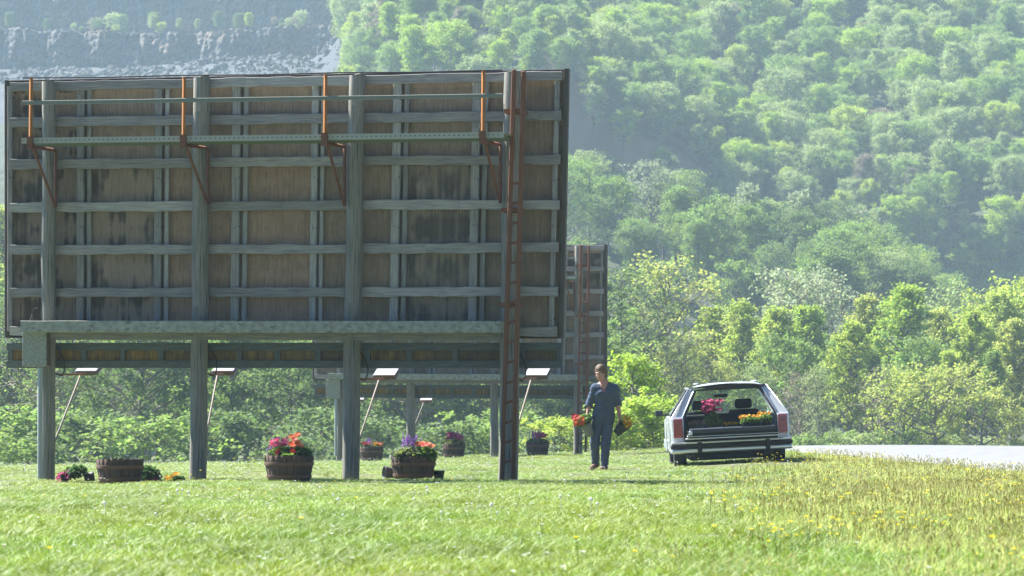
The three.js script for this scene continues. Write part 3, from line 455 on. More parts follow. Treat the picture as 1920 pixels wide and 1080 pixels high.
    o.uprights.forEach(([xu, yu, xp, yp, xb], i) => { const br = group('bracket', root); const foot = at(xu, y0(xu) + 12, wOut + 0.02), head = at(xu + (yu < 150 ? 1.5 : 1.5), yu, wOut + 0.02);
      const up = part('railing_post', tube([foot, head], 0.024, 4), orangeMat, root); part('post_sleeve', boxAt(foot.x - 0.036, foot.x + 0.036, foot.y - 0.03, foot.y + 0.13, wOut - 0.01, wOut + 0.06), rustMat, up);
      const inn = at(xp, y0(xu) + 18, wPost + 0.1), low = at(xp, yp, wPost + 0.12); part('arm', tube([foot.clone().add(V(0, 0.01, -0.03)), inn], 0.024, 4), rustMat, br); part('brace', tube([foot.clone().add(V(0.02, 0, -0.03)), low], 0.02, 4), rustMat, br); part('upright', tube([low, inn], 0.022, 4), rustMat, br); });
    { const a = at(xs[0] + 2, o.railY[0], wOut + 0.05), b = at(xs[xs.length - 1] - 4, o.railY[1], wOut + 0.05); part('hand_rail', boardGeo(a, b, 0.052, 0.012, 4, 0.003, 12), railMat, root); }
    { const a = at(xs[0] + 2, o.cableY[0], wOut + 0.03), b = at(xs[xs.length - 1] - 4, o.cableY[1], wOut + 0.03), pts = []; for (let k = 0; k <= 12; k++) { const p = a.clone().lerp(b, k / 12); p.y -= 0.012 * Math.sin(k / 12 * Math.PI * 3) ** 2; pts.push(p); } part('top_cable', tube(pts, 0.009, 5), darkMetal, root); } }
  // ladder
  { const [lt, lb, rt, rb] = o.ladder, lad = group('ladder', root), w = 0.36; const A0 = at(lb[0], lb[1], w), A1 = at(lt[0], lt[1], w), B0 = at(rb[0], rb[1], w), B1 = at(rt[0], rt[1], w);
    for (const [p, q] of [[A0, A1], [B0, B1]]) { const d = q.clone().sub(p), g = new RoundedBoxGeometry(0.058, d.length(), 0.05, 3, 0.02); g.translate(0, d.length() / 2, 0); const m = part('side_rail', g, rustMat, lad); m.position.copy(p); m.rotation.z = -Math.atan2(d.x, d.y); }
    for (const t of o.rungs) { const p = A0.clone().lerp(A1, t), q = B0.clone().lerp(B1, clamp(t + 0.004, 0, 1)); part('rung', tube([p, q], 0.017, 7), rustMat, lad); }
    for (const t of [0.43, 0.66, 0.9]) { const p = A0.clone().lerp(A1, t); part('wall_bracket', boxAt(p.x - 0.12, p.x + 0.12, p.y - 0.025, p.y + 0.025, 0.02, w - 0.02), rustMat, lad); } }
  // floodlights on the poster side
  o.lamps.forEach(([x, y, bx, by], i) => { const f = group('floodlight', root), w = -1.75, c = at(x, y, w);
    const sh = new THREE.Shape([[-0.17, 0], [0.13, 0], [0.17, 0.055], [-0.17, 0.055]].map(([a, b]) => new THREE.Vector2(a, b))); void sh;
    const hs = new RoundedBoxGeometry(0.32, 0.055, 0.26, 2, 0.012); hs.rotateX(0.38); hs.translate(c.x, c.y, c.z); part('housing', hs, std(0.115, 0.11, 0.105, 0.6), f);
    const gl = new THREE.BoxGeometry(0.29, 0.012, 0.235); gl.translate(0, 0.032, 0); gl.rotateX(0.38); gl.translate(c.x, c.y, c.z); part('lens', gl, glassPale, f);
    const arm0 = at(bx, y + 10, -0.2); part('arm', tube([V(arm0.x, c.y - 0.075, -0.2), V(c.x, c.y - 0.06, w + 0.02)], 0.014, 6), rustMat, f); part('knuckle', new THREE.SphereGeometry(0.028, 10, 8).translate(c.x + 0.03, c.y - 0.05, c.z), rustMat, f);
    part('brace_rod', tube([V(c.x - 0.05, c.y - 0.08, w + 0.2), at(bx - 1, by, -0.18)], 0.013, 6), std(0.19, 0.155, 0.115, 0.7), f);
    const s = at(bx - 2, y - 50, -0.16), pts = []; for (let k = 0; k <= 8; k++) { const t = k / 8; pts.push(V(s.x + 0.13 * Math.sin(t * Math.PI * 0.75), s.y - 0.42 * t, -0.16 - 0.05 * t)); } pts.push(V(arm0.x - 0.01, c.y - 0.07, -0.2)); part('cable', tube(pts, 0.009, 5), darkMetal, f); });
  if (o.detail) { const p = at(75, 592, 0.02), pts = []; for (let k = 0; k <= 10; k++) { const t = k / 10; pts.push(V(p.x + 0.14 * t - 0.14, p.y - 0.1 + 0.2 * Math.sin(t * 2.2), 0.03 + 0.03 * t)); } part('loose_wire', tube(pts, 0.007, 5), darkMetal, root); }
  return shade(root);
}
buildBoard({
  label: 'large weathered wooden billboard seen from behind, nearest to the viewer', px: 951, d: 44.3, yaw: 0.205, seed: 4, detail: true, map: (u, v) => [u, v],
  rowsL: [163, 230, 309, 389, 469, 549, 621], rowsR: [143, 217, 299, 383, 465, 547, 622],
  cols: [[14, 14], [161, 157], [307, 301], [455, 446], [601, 592], [755, 747], [905, 895], [1064, 1054]], studs: [[27, 13], [162, 20], [308, 20], [455, 22], [601, 18], [756, 22], [905, 22], [1052, 13]],
  sheets: [[3, 0, 0, 0, 2, 2, 4], [3, 3, 1, 1, 0, 5, 4]],
  posts: [[92, 90, 153, 901, 0.092], [378, 371, 146, 903, 0.110], [670, 656, 142, 898, 0.108], [963, 951, 136, 902, 0.122]],
  ledge: [50, 413, 946], ledgeY: (x) => pw([[50, 613], [950, 614]], x), box: [42, 87, 620, 687, 76], apron: [14, 1055], apY: (k) => k ? 683 : 650, muntins: [20, 100, 158, 231, 303, 383, 450, 521, 597, 690, 768, 855, 944, 980, 1050],
  walk: [40, 345, 610, 946], uprights: [[57, 147, 104, 388], [344, 144, 390, 384], [609, 139, 646, 386], [905, 131, 938, 380]], railY: [193, 179], cableY: [146, 131],
  ladder: [[964, 130], [941, 903], [982, 133], [962, 898]], rungs: [0.045, 0.093, 0.141, 0.19, 0.238, 0.287, 0.335, 0.384, 0.432, 0.48, 0.529, 0.577, 0.625, 0.674, 0.722],
  lamps: [[166, 694, 104, 826], [422, 694, 389, 808], [724, 702, 672, 832], [1008, 702, 968, 812]],
});
// the second board, farther down the road: the same build at its own place
{
  const X = [[14, 588], [92, 638], [378, 771], [670, 927], [963, 1090], [1068, 1139]], Y = [[132, 459], [902, 850]];
  buildBoard({
    label: 'second weathered billboard standing farther back, partly hidden by the first', px: 1086, d: 87, yaw: 0.12, seed: 9, detail: false, map: (u, v) => [pw(X, u), pw(Y, v) - (u < 700 ? (700 - u) * 0.004 : 0)],
    rowsL: [150, 222, 304, 386, 467, 549, 624], rowsR: [143, 221, 303, 384, 465, 547, 624],
    cols: [[14, 14], [161, 159], [307, 305], [455, 450], [601, 597], [755, 750], [905, 900], [1064, 1062]], studs: [[27, 13], [162, 20], [308, 20], [455, 22], [601, 18], [756, 22], [905, 22], [1052, 13]],
    sheets: [[3, 2, 5, 0, 2, 2, 5], [0, 2, 4, 0, 2, 4, 2]],
    posts: [[92, 92, 148, 925, 0.095], [378, 376, 142, 910, 0.105], [670, 668, 140, 908, 0.1], [955, 950, 136, 902, 0.11]],
    ledge: [60, 500, 960], ledgeY: () => 622, box: [50, 92, 634, 705, 80], apron: [14, 1040], apY: (k) => k ? 694 : 660, muntins: [20, 100, 158, 231, 303, 383, 450, 521, 597, 690, 768, 855, 944, 980, 1036],
    walk: [40, 345, 610, 946], uprights: [[57, 147, 104, 388], [344, 144, 390, 384], [609, 139, 646, 386], [905, 134, 938, 380]], railY: [190, 182], cableY: [140, 136],
    ladder: [[962, 132], [950, 903], [994, 134], [980, 898]], rungs: [0.045, 0.093, 0.141, 0.19, 0.238, 0.287, 0.335, 0.384, 0.432, 0.48, 0.529, 0.577, 0.625, 0.674, 0.722],
    lamps: [[166, 706, 104, 826], [432, 706, 389, 808], [730, 706, 672, 832], [1008, 706, 968, 812]],
  });
}
// ---------- barrels, flowers, pots ----------
const staveTex = tex(128, 256, (u, v) => { const k = 1 + 0.5 * fbm(u * 14, v * 2, 4) + 0.2 * N2(u * 60, v * 6); return [0.075 * k, 0.044 * k, 0.029 * k]; });
const staveMats = [0.7, 0.9, 1.15, 1.35].map((k) => std(k, k, k, 0.85, { map: staveTex })), hoopMat = std(0.15, 0.075, 0.042, 0.75, { map: null }), soilMat = std(0.035, 0.026, 0.018, 1);
function makeBarrel(R, H, joined) {
  const g = new THREE.Group(), n = 22, rb = R * 0.79, rr = (t) => mix(rb, R, t) + 0.012 * Math.sin(t * Math.PI), geos = [];
  for (let i = 0; i < n; i++) {
    const b = new Bag(), a0 = (i + 0.03) / n * 6.2832, a1 = (i + 0.97) / n * 6.2832, am = (a0 + a1) / 2, o = [], inn = [], proud = 0.003 * N2(i * 3.1, 2), th = H + 0.002 * N2(i * 1.7, 6);
    for (let k = 0; k <= 5; k++) { const t = k / 5, q = rr(t) + proud; o.push([a0, am, a1].map((a) => b.v(Math.cos(a) * q, th * t, Math.sin(a) * q, (a - a0) * R + i * 0.13, th * t * 0.9 + i * 0.3))); inn.push([a0, a1].map((a) => b.v(Math.cos(a) * (q - 0.022), th * t, Math.sin(a) * (q - 0.022), (a - a0) * R, th * t))); }
    for (let k = 1; k <= 5; k++) { b.q(o[k - 1][1], o[k - 1][0], o[k][0], o[k][1]); b.q(o[k - 1][2], o[k - 1][1], o[k][1], o[k][2]); b.q(inn[k - 1][0], inn[k - 1][1], inn[k][1], inn[k][0]); b.q(o[k - 1][0], inn[k - 1][0], inn[k][0], o[k][0]); b.q(inn[k - 1][1], o[k - 1][2], o[k][2], inn[k][1]); }
    b.q(o[5][1], o[5][0], inn[5][0], inn[5][1]); b.t(o[5][2], o[5][1], inn[5][1]); const ge = b.geo(); geos.push(ge);
    if (!joined) part('stave', ge, staveMats[(i * 7 + (i % 3)) % 4], g);
  }
  if (joined) part('staves', mergeGeometries(geos), staveMats[1], g).userData.kind = 'stuff';
  for (const t of [0.24, 0.70]) { const q = rr(t) + 0.006, hp = new THREE.LatheGeometry([[q, H * t - 0.02], [q + 0.004, H * t - 0.018], [rr(t + 0.1) + 0.009, H * t + 0.018], [rr(t + 0.1) + 0.005, H * t + 0.02]].map(([x, y]) => new THREE.Vector2(x, y)), 44); part('hoop', hp, hoopMat, g); }
  const so = new THREE.CylinderGeometry(rr(0.85) - 0.026, rr(0.85) - 0.026, 0.03, 28); so.translate(0, H * 0.86, 0); part('soil', so, soilMat, g);
  return g;
}
function barrel(px, py, d, R, H, label, joined, turn) { const x = (px - 960) * d / FPX, b = makeBarrel(R, H, joined); b.name = numbered('planter_barrel'); b.userData = { label, category: 'barrel', group: 'half barrels used as planters' }; b.position.set(x, landH(x, d) - 0.015, -d); b.rotation.y = turn; scene.add(shade(b)); keepOut.push([x, d, R * 0.85]); return V(x, landH(x, d) - 0.015 + H * 0.87, -d); }
const FL = { pink: [0.75, 0.10, 0.26], magenta: [0.55, 0.04, 0.2], red: [0.55, 0.02, 0.02], orange: [0.85, 0.15, 0.02], coral: [0.75, 0.13, 0.07], yellow: [0.85, 0.55, 0.02], gold: [0.88, 0.46, 0.01], purple: [0.42, 0.17, 0.55] };
const flMat = {}; for (const k in FL) flMat[k] = phy(...FL[k], 0.8, { transmission: 0.25, thickness: 0, side: THREE.DoubleSide, vertexColors: true });
function bloomGeo(R, petals, rings, seed, cup = 0.25) {
  const r = rng(seed), b = new Bag();
  for (let k = 0; k < rings; k++) { const q = R * (1 - 0.3 * k), y0 = R * 0.16 * k; for (let i = 0; i < petals; i++) { const a = (i + 0.5 * k + 0.2 * r()) / petals * 6.283, w = 3.1 / petals, j = 0.75 + 0.4 * r(), c = [j, j, j], m = q * 0.65; const p0 = b.v(0, y0, 0, 0, 0, c.map((x) => x * 0.8)), p1 = b.v(Math.cos(a - w) * m, y0 + R * cup * 0.7, Math.sin(a - w) * m, 0, 0, c), p2 = b.v(Math.cos(a) * q, y0 + R * cup * (0.6 + 0.6 * r()), Math.sin(a) * q, 0, 0, c), p3 = b.v(Math.cos(a + w) * m, y0 + R * cup * 0.7, Math.sin(a + w) * m, 0, 0, c); b.q(p0, p1, p2, p3); } }
  return b.geo();
}
const daisyGeo = [1, 2].map((s) => bloomGeo(0.052, 13, 2, s)), mumGeo = [3, 4].map((s) => bloomGeo(0.026, 9, 3, s, 0.4)), pomGeo = [5, 6].map((s) => bloomGeo(0.036, 10, 4, s, 0.5));
function spikeGeo(seed, h) { const r = rng(seed), b = new Bag(); tubeInto(b, [V(0, 0, 0), V(0.01, h, 0)], [0.003, 0.0015], 4, false, [0.4, 0.5, 0.4]); for (let k = 0; k < 30; k++) { const t = k / 30, y = h * (0.25 + 0.75 * t), q = 0.017 * (1.1 - t * 0.8); leafInto(b, r, V(0.01 * t + (r() - 0.5) * q * 2, y, (r() - 0.5) * q * 2), 0.02, [0.8 + 0.4 * r(), 0.8 + 0.3 * r(), 0.9 + 0.3 * r()], 0); } return b.geo(); }
const greenery = { fresh: leafMat(0.16, 0.27, 0.04), dark: leafMat(0.06, 0.13, 0.03), grey: leafMat(0.27, 0.32, 0.19), olive: leafMat(0.2, 0.24, 0.06) };
// o: foliage {n, r, h, leaf, tint}, blooms: [kind, colour, [x, y, z] , tiltX?, tiltZ?]; small: clusters merged
function flowers(name, label, pos, o, grp) {
  const t = thing(name, label, 'flowers', grp), r = rng(o.seed), b = new Bag(), { n, rad, h, leaf, tint } = o.leaves; const st = new Bag();
  for (let i = 0; i < n; i++) { const a = r() * 6.283, q = Math.pow(r(), 0.5) * rad, y = h * Math.pow(r(), 0.7) * (1 - 0.45 * (q / rad) ** 2), j = 0.65 + 0.7 * r(); leafInto(b, r, V(Math.cos(a) * q * (o.sx ?? 1) + (o.lean ?? 0) * y, y, Math.sin(a) * q), leaf, [j, j, j], 0.4); }
  for (let i = 0; i < 9; i++) { const a = r() * 6.283, q = rad * 0.7 * r(); tubeInto(st, [V(0, -0.02, 0), V(Math.cos(a) * q, h * 0.75, Math.sin(a) * q)], [0.005, 0.003], 4, false); }
  part('stems', st.geo(), std(0.12, 0.17, 0.05, 0.9), t); part('foliage', b.geo(), greenery[tint], t);
  for (const [kind, col, [x, y, z], tx = 0.5, tz = 0] of o.blooms ?? []) { const gs = { daisy: daisyGeo, mum: mumGeo, pom: pomGeo }[kind], m = part('bloom', gs[Math.floor(r() * 2)], flMat[col], t); m.position.set(x, y, z); m.rotation.set(tx + (r() - 0.5) * 0.5, r() * 3, tz + (r() - 0.5) * 0.5); }
  for (const s of o.small ?? []) { const gs = []; for (let i = 0; i < s.n; i++) { const g = s.spike ? spikeGeo(i * 3 + o.seed, s.spike * (0.7 + 0.5 * r())) : mumGeo[i % 2].clone(); const k = (s.k ?? 1) * (0.7 + 0.6 * r()); if (!s.spike) g.scale(k, k, k); g.rotateX((s.spike ? 0 : 0.6) + (r() - 0.5) * 0.7); g.rotateZ((r() - 0.5) * 0.6); g.translate(s.c[0] + (r() + r() - 1) * s.w, s.c[1] + (r() - 0.5) * s.v, s.c[2] + (r() + r() - 1) * s.w * 0.8); gs.push(g); } const m = part(s.spike ? 'flower_spikes' : 'blossoms', mergeGeometries(gs), flMat[s.col], t); m.userData.kind = 'stuff'; }
  t.position.copy(pos); if (o.turn) t.rotation.set(...o.turn); return shade(t);
}
const bA = barrel(225, 907, 42.6, 0.288, 0.315, 'empty dark half barrel on the grass between the first two billboard posts', false, 0.1);
const bB = barrel(542, 907, 42.6, 0.300, 0.335, 'half barrel planted with pink, red and orange flowers between near posts', false, 0.7);
const bC = barrel(775, 898, 45.2, 0.288, 0.31, 'reddish half barrel planted with purple spikes and orange blooms', false, 1.4);
const bD = barrel(697, 862, 84, 0.285, 0.36, 'distant half barrel with red and yellow flowers beside the thick near post', true, 0.3);
const bE = barrel(851, 858, 86, 0.275, 0.36, 'distant half barrel with crimson-pink flowers under the second billboard', true, 0.9);
const bF = barrel(1008, 853, 86, 0.285, 0.36, 'distant half barrel with mauve flowers, just past the rusty ladder', true, 2);
const off = (p, x, y, z) => p.clone().add(V(x, y, z)), inB = 'flowers planted in the barrels';
flowers('pink_flowers', 'bushy plant with small pink flowers in the near planted barrel', off(bB, -0.11, 0, 0.04), { seed: 1, leaves: { n: 420, rad: 0.15, h: 0.17, leaf: 0.05, tint: 'fresh' }, small: [{ n: 34, col: 'pink', c: [-0.01, 0.2, 0], w: 0.13, v: 0.1, k: 1.0 }, { n: 10, col: 'magenta', c: [-0.06, 0.15, 0.05], w: 0.08, v: 0.1 }] }, inB);
flowers('orange_gerberas', 'tall orange gerberas over dark leaves in the near planted barrel', off(bB, 0.1, 0, 0), { seed: 2, leaves: { n: 420, rad: 0.17, h: 0.16, leaf: 0.075, tint: 'dark' }, blooms: [['daisy', 'orange', [-0.06, 0.27, 0.03]], ['daisy', 'orange', [0.0, 0.285, 0.0]], ['daisy', 'coral', [-0.03, 0.23, 0.08]], ['daisy', 'orange', [-0.04, 0.16, 0.1]], ['daisy', 'coral', [0.05, 0.15, 0.07]], ['daisy', 'orange', [0.01, 0.19, 0.06], 0.9], ['daisy', 'orange', [-0.07, 0.18, 0.02], 0.9]] }, inB);
flowers('red_flowers', 'two deep red blooms low at the front of the planted barrel', off(bB, -0.03, 0, 0.14), { seed: 3, leaves: { n: 180, rad: 0.13, h: 0.09, leaf: 0.06, tint: 'fresh' }, blooms: [['pom', 'red', [-0.09, 0.09, 0.04], 1], ['pom', 'red', [-0.1, 0.07, 0.06], 1.2], ['pom', 'red', [0.08, 0.1, 0.03], 1], ['pom', 'red', [0.1, 0.085, 0.05], 1.2]] }, inB);
flowers('wispy_herb', 'wispy mauve herb hanging over the rim of the planted barrel', off(bB, -0.22, -0.01, 0.05), { seed: 4, leaves: { n: 120, rad: 0.09, h: 0.1, leaf: 0.035, tint: 'grey' }, small: [{ n: 6, col: 'purple', spike: 0.12, c: [-0.02, 0.02, 0], w: 0.06, v: 0.02 }] }, inB);
flowers('salvia', 'upright purple salvia spikes in the reddish barrel', off(bC, -0.03, 0, 0), { seed: 5, leaves: { n: 560, rad: 0.19, h: 0.2, leaf: 0.055, tint: 'grey' }, small: [{ n: 17, col: 'purple', spike: 0.24, c: [-0.02, 0.1, 0], w: 0.11, v: 0.04 }] }, inB);
flowers('orange_blooms', 'orange blooms over green leaves beside the salvia', off(bC, 0.14, 0, 0.05), { seed: 6, leaves: { n: 420, rad: 0.16, h: 0.17, leaf: 0.07, tint: 'fresh' }, blooms: [['daisy', 'orange', [-0.08, 0.2, 0.03]], ['daisy', 'orange', [-0.02, 0.21, 0.0]], ['daisy', 'coral', [0.05, 0.2, 0.02]], ['daisy', 'orange', [0.1, 0.17, 0.03]], ['daisy', 'coral', [0.0, 0.18, 0.07]]] }, inB);
flowers('variegated_plant', 'pale green leafy plant spilling over the reddish barrel rim', off(bC, -0.1, 0, 0.12), { seed: 16, leaves: { n: 380, rad: 0.14, h: 0.15, leaf: 0.06, tint: 'olive' } }, inB);
flowers('red_flowers', 'red flowers with mauve wisps in the distant barrel by the thick post', off(bD, -0.12, 0, 0), { seed: 7, leaves: { n: 240, rad: 0.14, h: 0.1, leaf: 0.06, tint: 'dark' }, small: [{ n: 26, col: 'red', c: [0, 0.11, 0.03], w: 0.12, v: 0.08, k: 1.3 }, { n: 6, col: 'purple', spike: 0.22, c: [0.05, 0.04, -0.05], w: 0.08, v: 0.03 }] }, inB);
flowers('yellow_flowers', 'yellow and orange flowers in the distant barrel by the thick post', off(bD, 0.13, 0, 0), { seed: 8, leaves: { n: 220, rad: 0.13, h: 0.11, leaf: 0.06, tint: 'olive' }, small: [{ n: 12, col: 'gold', c: [-0.02, 0.12, 0.02], w: 0.1, v: 0.07, k: 1.3 }, { n: 12, col: 'coral', c: [0.05, 0.11, 0.02], w: 0.08, v: 0.08, k: 1.3 }] }, inB);
flowers('crimson_flowers', 'crimson-pink flowers over yellow-green leaves under the second billboard', off(bE, 0, 0, 0), { seed: 9, leaves: { n: 460, rad: 0.26, h: 0.15, leaf: 0.06, tint: 'olive' }, small: [{ n: 46, col: 'magenta', c: [-0.06, 0.23, 0], w: 0.2, v: 0.14, k: 1.8 }, { n: 30, col: 'pink', c: [0.13, 0.19, 0.05], w: 0.14, v: 0.12, k: 1.8 }] }, inB);
flowers('mauve_flowers', 'mauve and pink flowers in the distant barrel past the ladder', off(bF, 0, 0, 0), { seed: 10, leaves: { n: 420, rad: 0.25, h: 0.13, leaf: 0.06, tint: 'fresh' }, small: [{ n: 30, col: 'purple', spike: 0.26, c: [-0.03, 0.07, 0], w: 0.2, v: 0.06 }, { n: 40, col: 'pink', c: [0.04, 0.19, 0.05], w: 0.2, v: 0.12, k: 1.7 }] }, inB);
// pots
const potMat = (r, g, b) => std(r, g, b, 0.55);
function potGeo(R, H) { return new THREE.LatheGeometry([[0, 0], [R * 0.72, 0], [R * 0.96, H * 0.86], [R, H * 0.86], [R, H], [R * 0.93, H], [R * 0.9, H * 0.84], [R * 0.68, 0.012], [0, 0.012]].map(([x, y]) => new THREE.Vector2(x, y)), 24); }
function pot(label, pos, R, H, mat, turn, grp) { const t = thing('flower_pot', label, 'pot', grp); part('wall', potGeo(R, H), mat, t); const rim = new THREE.TorusGeometry(R, R * 0.035, 6, 28); rim.rotateX(Math.PI / 2); rim.translate(0, H, 0); part('rim', rim, mat, t); t.position.copy(pos); if (turn) t.rotation.set(...turn); return shade(t); }
const gp = (px, d, y = 0) => { const x = (px - 960) * d / FPX; return V(x, landH(x, d) + y, -d); };
pot('grey plastic pot tipped on its side against the reddish barrel', gp(741, 45.4, 0.085), 0.085, 0.15, potMat(0.13, 0.115, 0.13), [0.15, 0.3, 1.45], 'empty pots by the reddish barrel');
pot('black plastic pot standing upright beside the reddish barrel', gp(823, 45.2, 0), 0.075, 0.115, potMat(0.012, 0.012, 0.014), null, 'empty pots by the reddish barrel');
flowers('crimson_plant', 'tipped-over plant with crimson flowers lying near the grey conduit', gp(140, 43.2, 0.05), { seed: 11, turn: [0, 0, 0.35], sx: 1.2, leaves: { n: 360, rad: 0.15, h: 0.15, leaf: 0.055, tint: 'dark' }, small: [{ n: 46, col: 'magenta', c: [-0.1, 0.05, 0.08], w: 0.11, v: 0.12, k: 1.1 }] });
pot('dark pot lying on its side behind the tipped crimson plant', gp(158, 43.2, 0.06), 0.06, 0.12, potMat(0.03, 0.03, 0.032), [0, 0.2, -1.4]);
flowers('crimson_plant', 'green plant with crimson flowers leaning behind the empty barrel', gp(275, 43.4, 0.0), { seed: 12, sx: 1.1, turn: [0, 0, -0.3], leaves: { n: 460, rad: 0.15, h: 0.22, leaf: 0.065, tint: 'dark' }, small: [{ n: 26, col: 'magenta', c: [0.08, 0.04, 0.09], w: 0.1, v: 0.07, k: 1.1 }] });
flowers('yellow_primroses', 'small clump of yellow and orange flowers on the grass left of a post', gp(328, 42.9, 0.0), { seed: 13, leaves: { n: 240, rad: 0.12, h: 0.08, leaf: 0.06, tint: 'dark' }, blooms: [['pom', 'yellow', [-0.09, 0.06, 0.06], 0.8], ['pom', 'yellow', [-0.05, 0.045, 0.1], 1], ['pom', 'yellow', [-0.03, 0.075, 0.05], 0.8], ['pom', 'gold', [0.0, 0.1, 0.0], 0.6], ['pom', 'yellow', [-0.08, 0.03, 0.1], 1.1], ['pom', 'gold', [0.03, 0.095, 0.03], 0.6], ['pom', 'yellow', [0.02, 0.085, 0.07], 0.8]] });
// ---------- walking person ----------
function surfaceNets(lo, hi, cell, sdf) {
  const nx = Math.ceil((hi[0] - lo[0]) / cell) + 1, ny = Math.ceil((hi[1] - lo[1]) / cell) + 1, nz = Math.ceil((hi[2] - lo[2]) / cell) + 1, F = new Float32Array(nx * ny * nz), ix = (i, j, k) => (k * ny + j) * nx + i;
  for (let k = 0; k < nz; k++) for (let j = 0; j < ny; j++) for (let i = 0; i < nx; i++) F[ix(i, j, k)] = sdf(lo[0] + i * cell, lo[1] + j * cell, lo[2] + k * cell);
  const id = new Int32Array(nx * ny * nz).fill(-1), b = new Bag(), E = [[0, 1], [2, 3], [4, 5], [6, 7], [0, 2], [1, 3], [4, 6], [5, 7], [0, 4], [1, 5], [2, 6], [3, 7]];
  for (let k = 0; k < nz - 1; k++) for (let j = 0; j < ny - 1; j++) for (let i = 0; i < nx - 1; i++) {
    const c = []; let m = 0; for (let q = 0; q < 8; q++) { const v = F[ix(i + (q & 1), j + ((q >> 1) & 1), k + (q >> 2))]; c.push(v); if (v < 0) m |= 1 << q; }
    if (m === 0 || m === 255) continue;
    let x = 0, y = 0, z = 0, n = 0;
    for (const [p, q] of E) if ((c[p] < 0) !== (c[q] < 0)) { const t = c[p] / (c[p] - c[q]); x += (p & 1) + t * ((q & 1) - (p & 1)); y += ((p >> 1) & 1) + t * (((q >> 1) & 1) - ((p >> 1) & 1)); z += (p >> 2) + t * ((q >> 2) - (p >> 2)); n++; }
    id[ix(i, j, k)] = b.v(lo[0] + (i + x / n) * cell, lo[1] + (j + y / n) * cell, lo[2] + (k + z / n) * cell, lo[0] + i * cell, lo[1] + j * cell);
  }
  for (let k = 1; k < nz - 1; k++) for (let j = 1; j < ny - 1; j++) for (let i = 1; i < nx - 1; i++) {
    const a = F[ix(i, j, k)] < 0;
    if (a !== F[ix(i + 1, j, k)] < 0) { const q = [id[ix(i, j - 1, k - 1)], id[ix(i, j, k - 1)], id[ix(i, j, k)], id[ix(i, j - 1, k)]]; a ? b.q(...q) : b.q(...q.reverse()); }
    if (a !== F[ix(i, j + 1, k)] < 0) { const q = [id[ix(i - 1, j, k - 1)], id[ix(i - 1, j, k)], id[ix(i, j, k)], id[ix(i, j, k - 1)]]; a ? b.q(...q) : b.q(...q.reverse()); }
    if (a !== F[ix(i, j, k + 1)] < 0) { const q = [id[ix(i - 1, j - 1, k)], id[ix(i, j - 1, k)], id[ix(i, j, k)], id[ix(i - 1, j, k)]]; a ? b.q(...q) : b.q(...q.reverse()); }
  }
  return b.geo();
}
const cap = (p, a, b, r0, r1) => { const dx = b[0] - a[0], dy = b[1] - a[1], dz = b[2] - a[2], t = clamp(((p[0] - a[0]) * dx + (p[1] - a[1]) * dy + (p[2] - a[2]) * dz) / (dx * dx + dy * dy + dz * dz), 0, 1); return Math.hypot(p[0] - a[0] - dx * t, p[1] - a[1] - dy * t, p[2] - a[2] - dz * t) - mix(r0, r1, t); };
const ell = (p, c, r) => { const k = Math.hypot((p[0] - c[0]) / r[0], (p[1] - c[1]) / r[1], (p[2] - c[2]) / r[2]); return (k - 1) * Math.min(...r); };
const smin = (a, b, k) => { const h = clamp(0.5 + 0.5 * (b - a) / k, 0, 1); return mix(b, a, h) - k * h * (1 - h); };
let handPots;
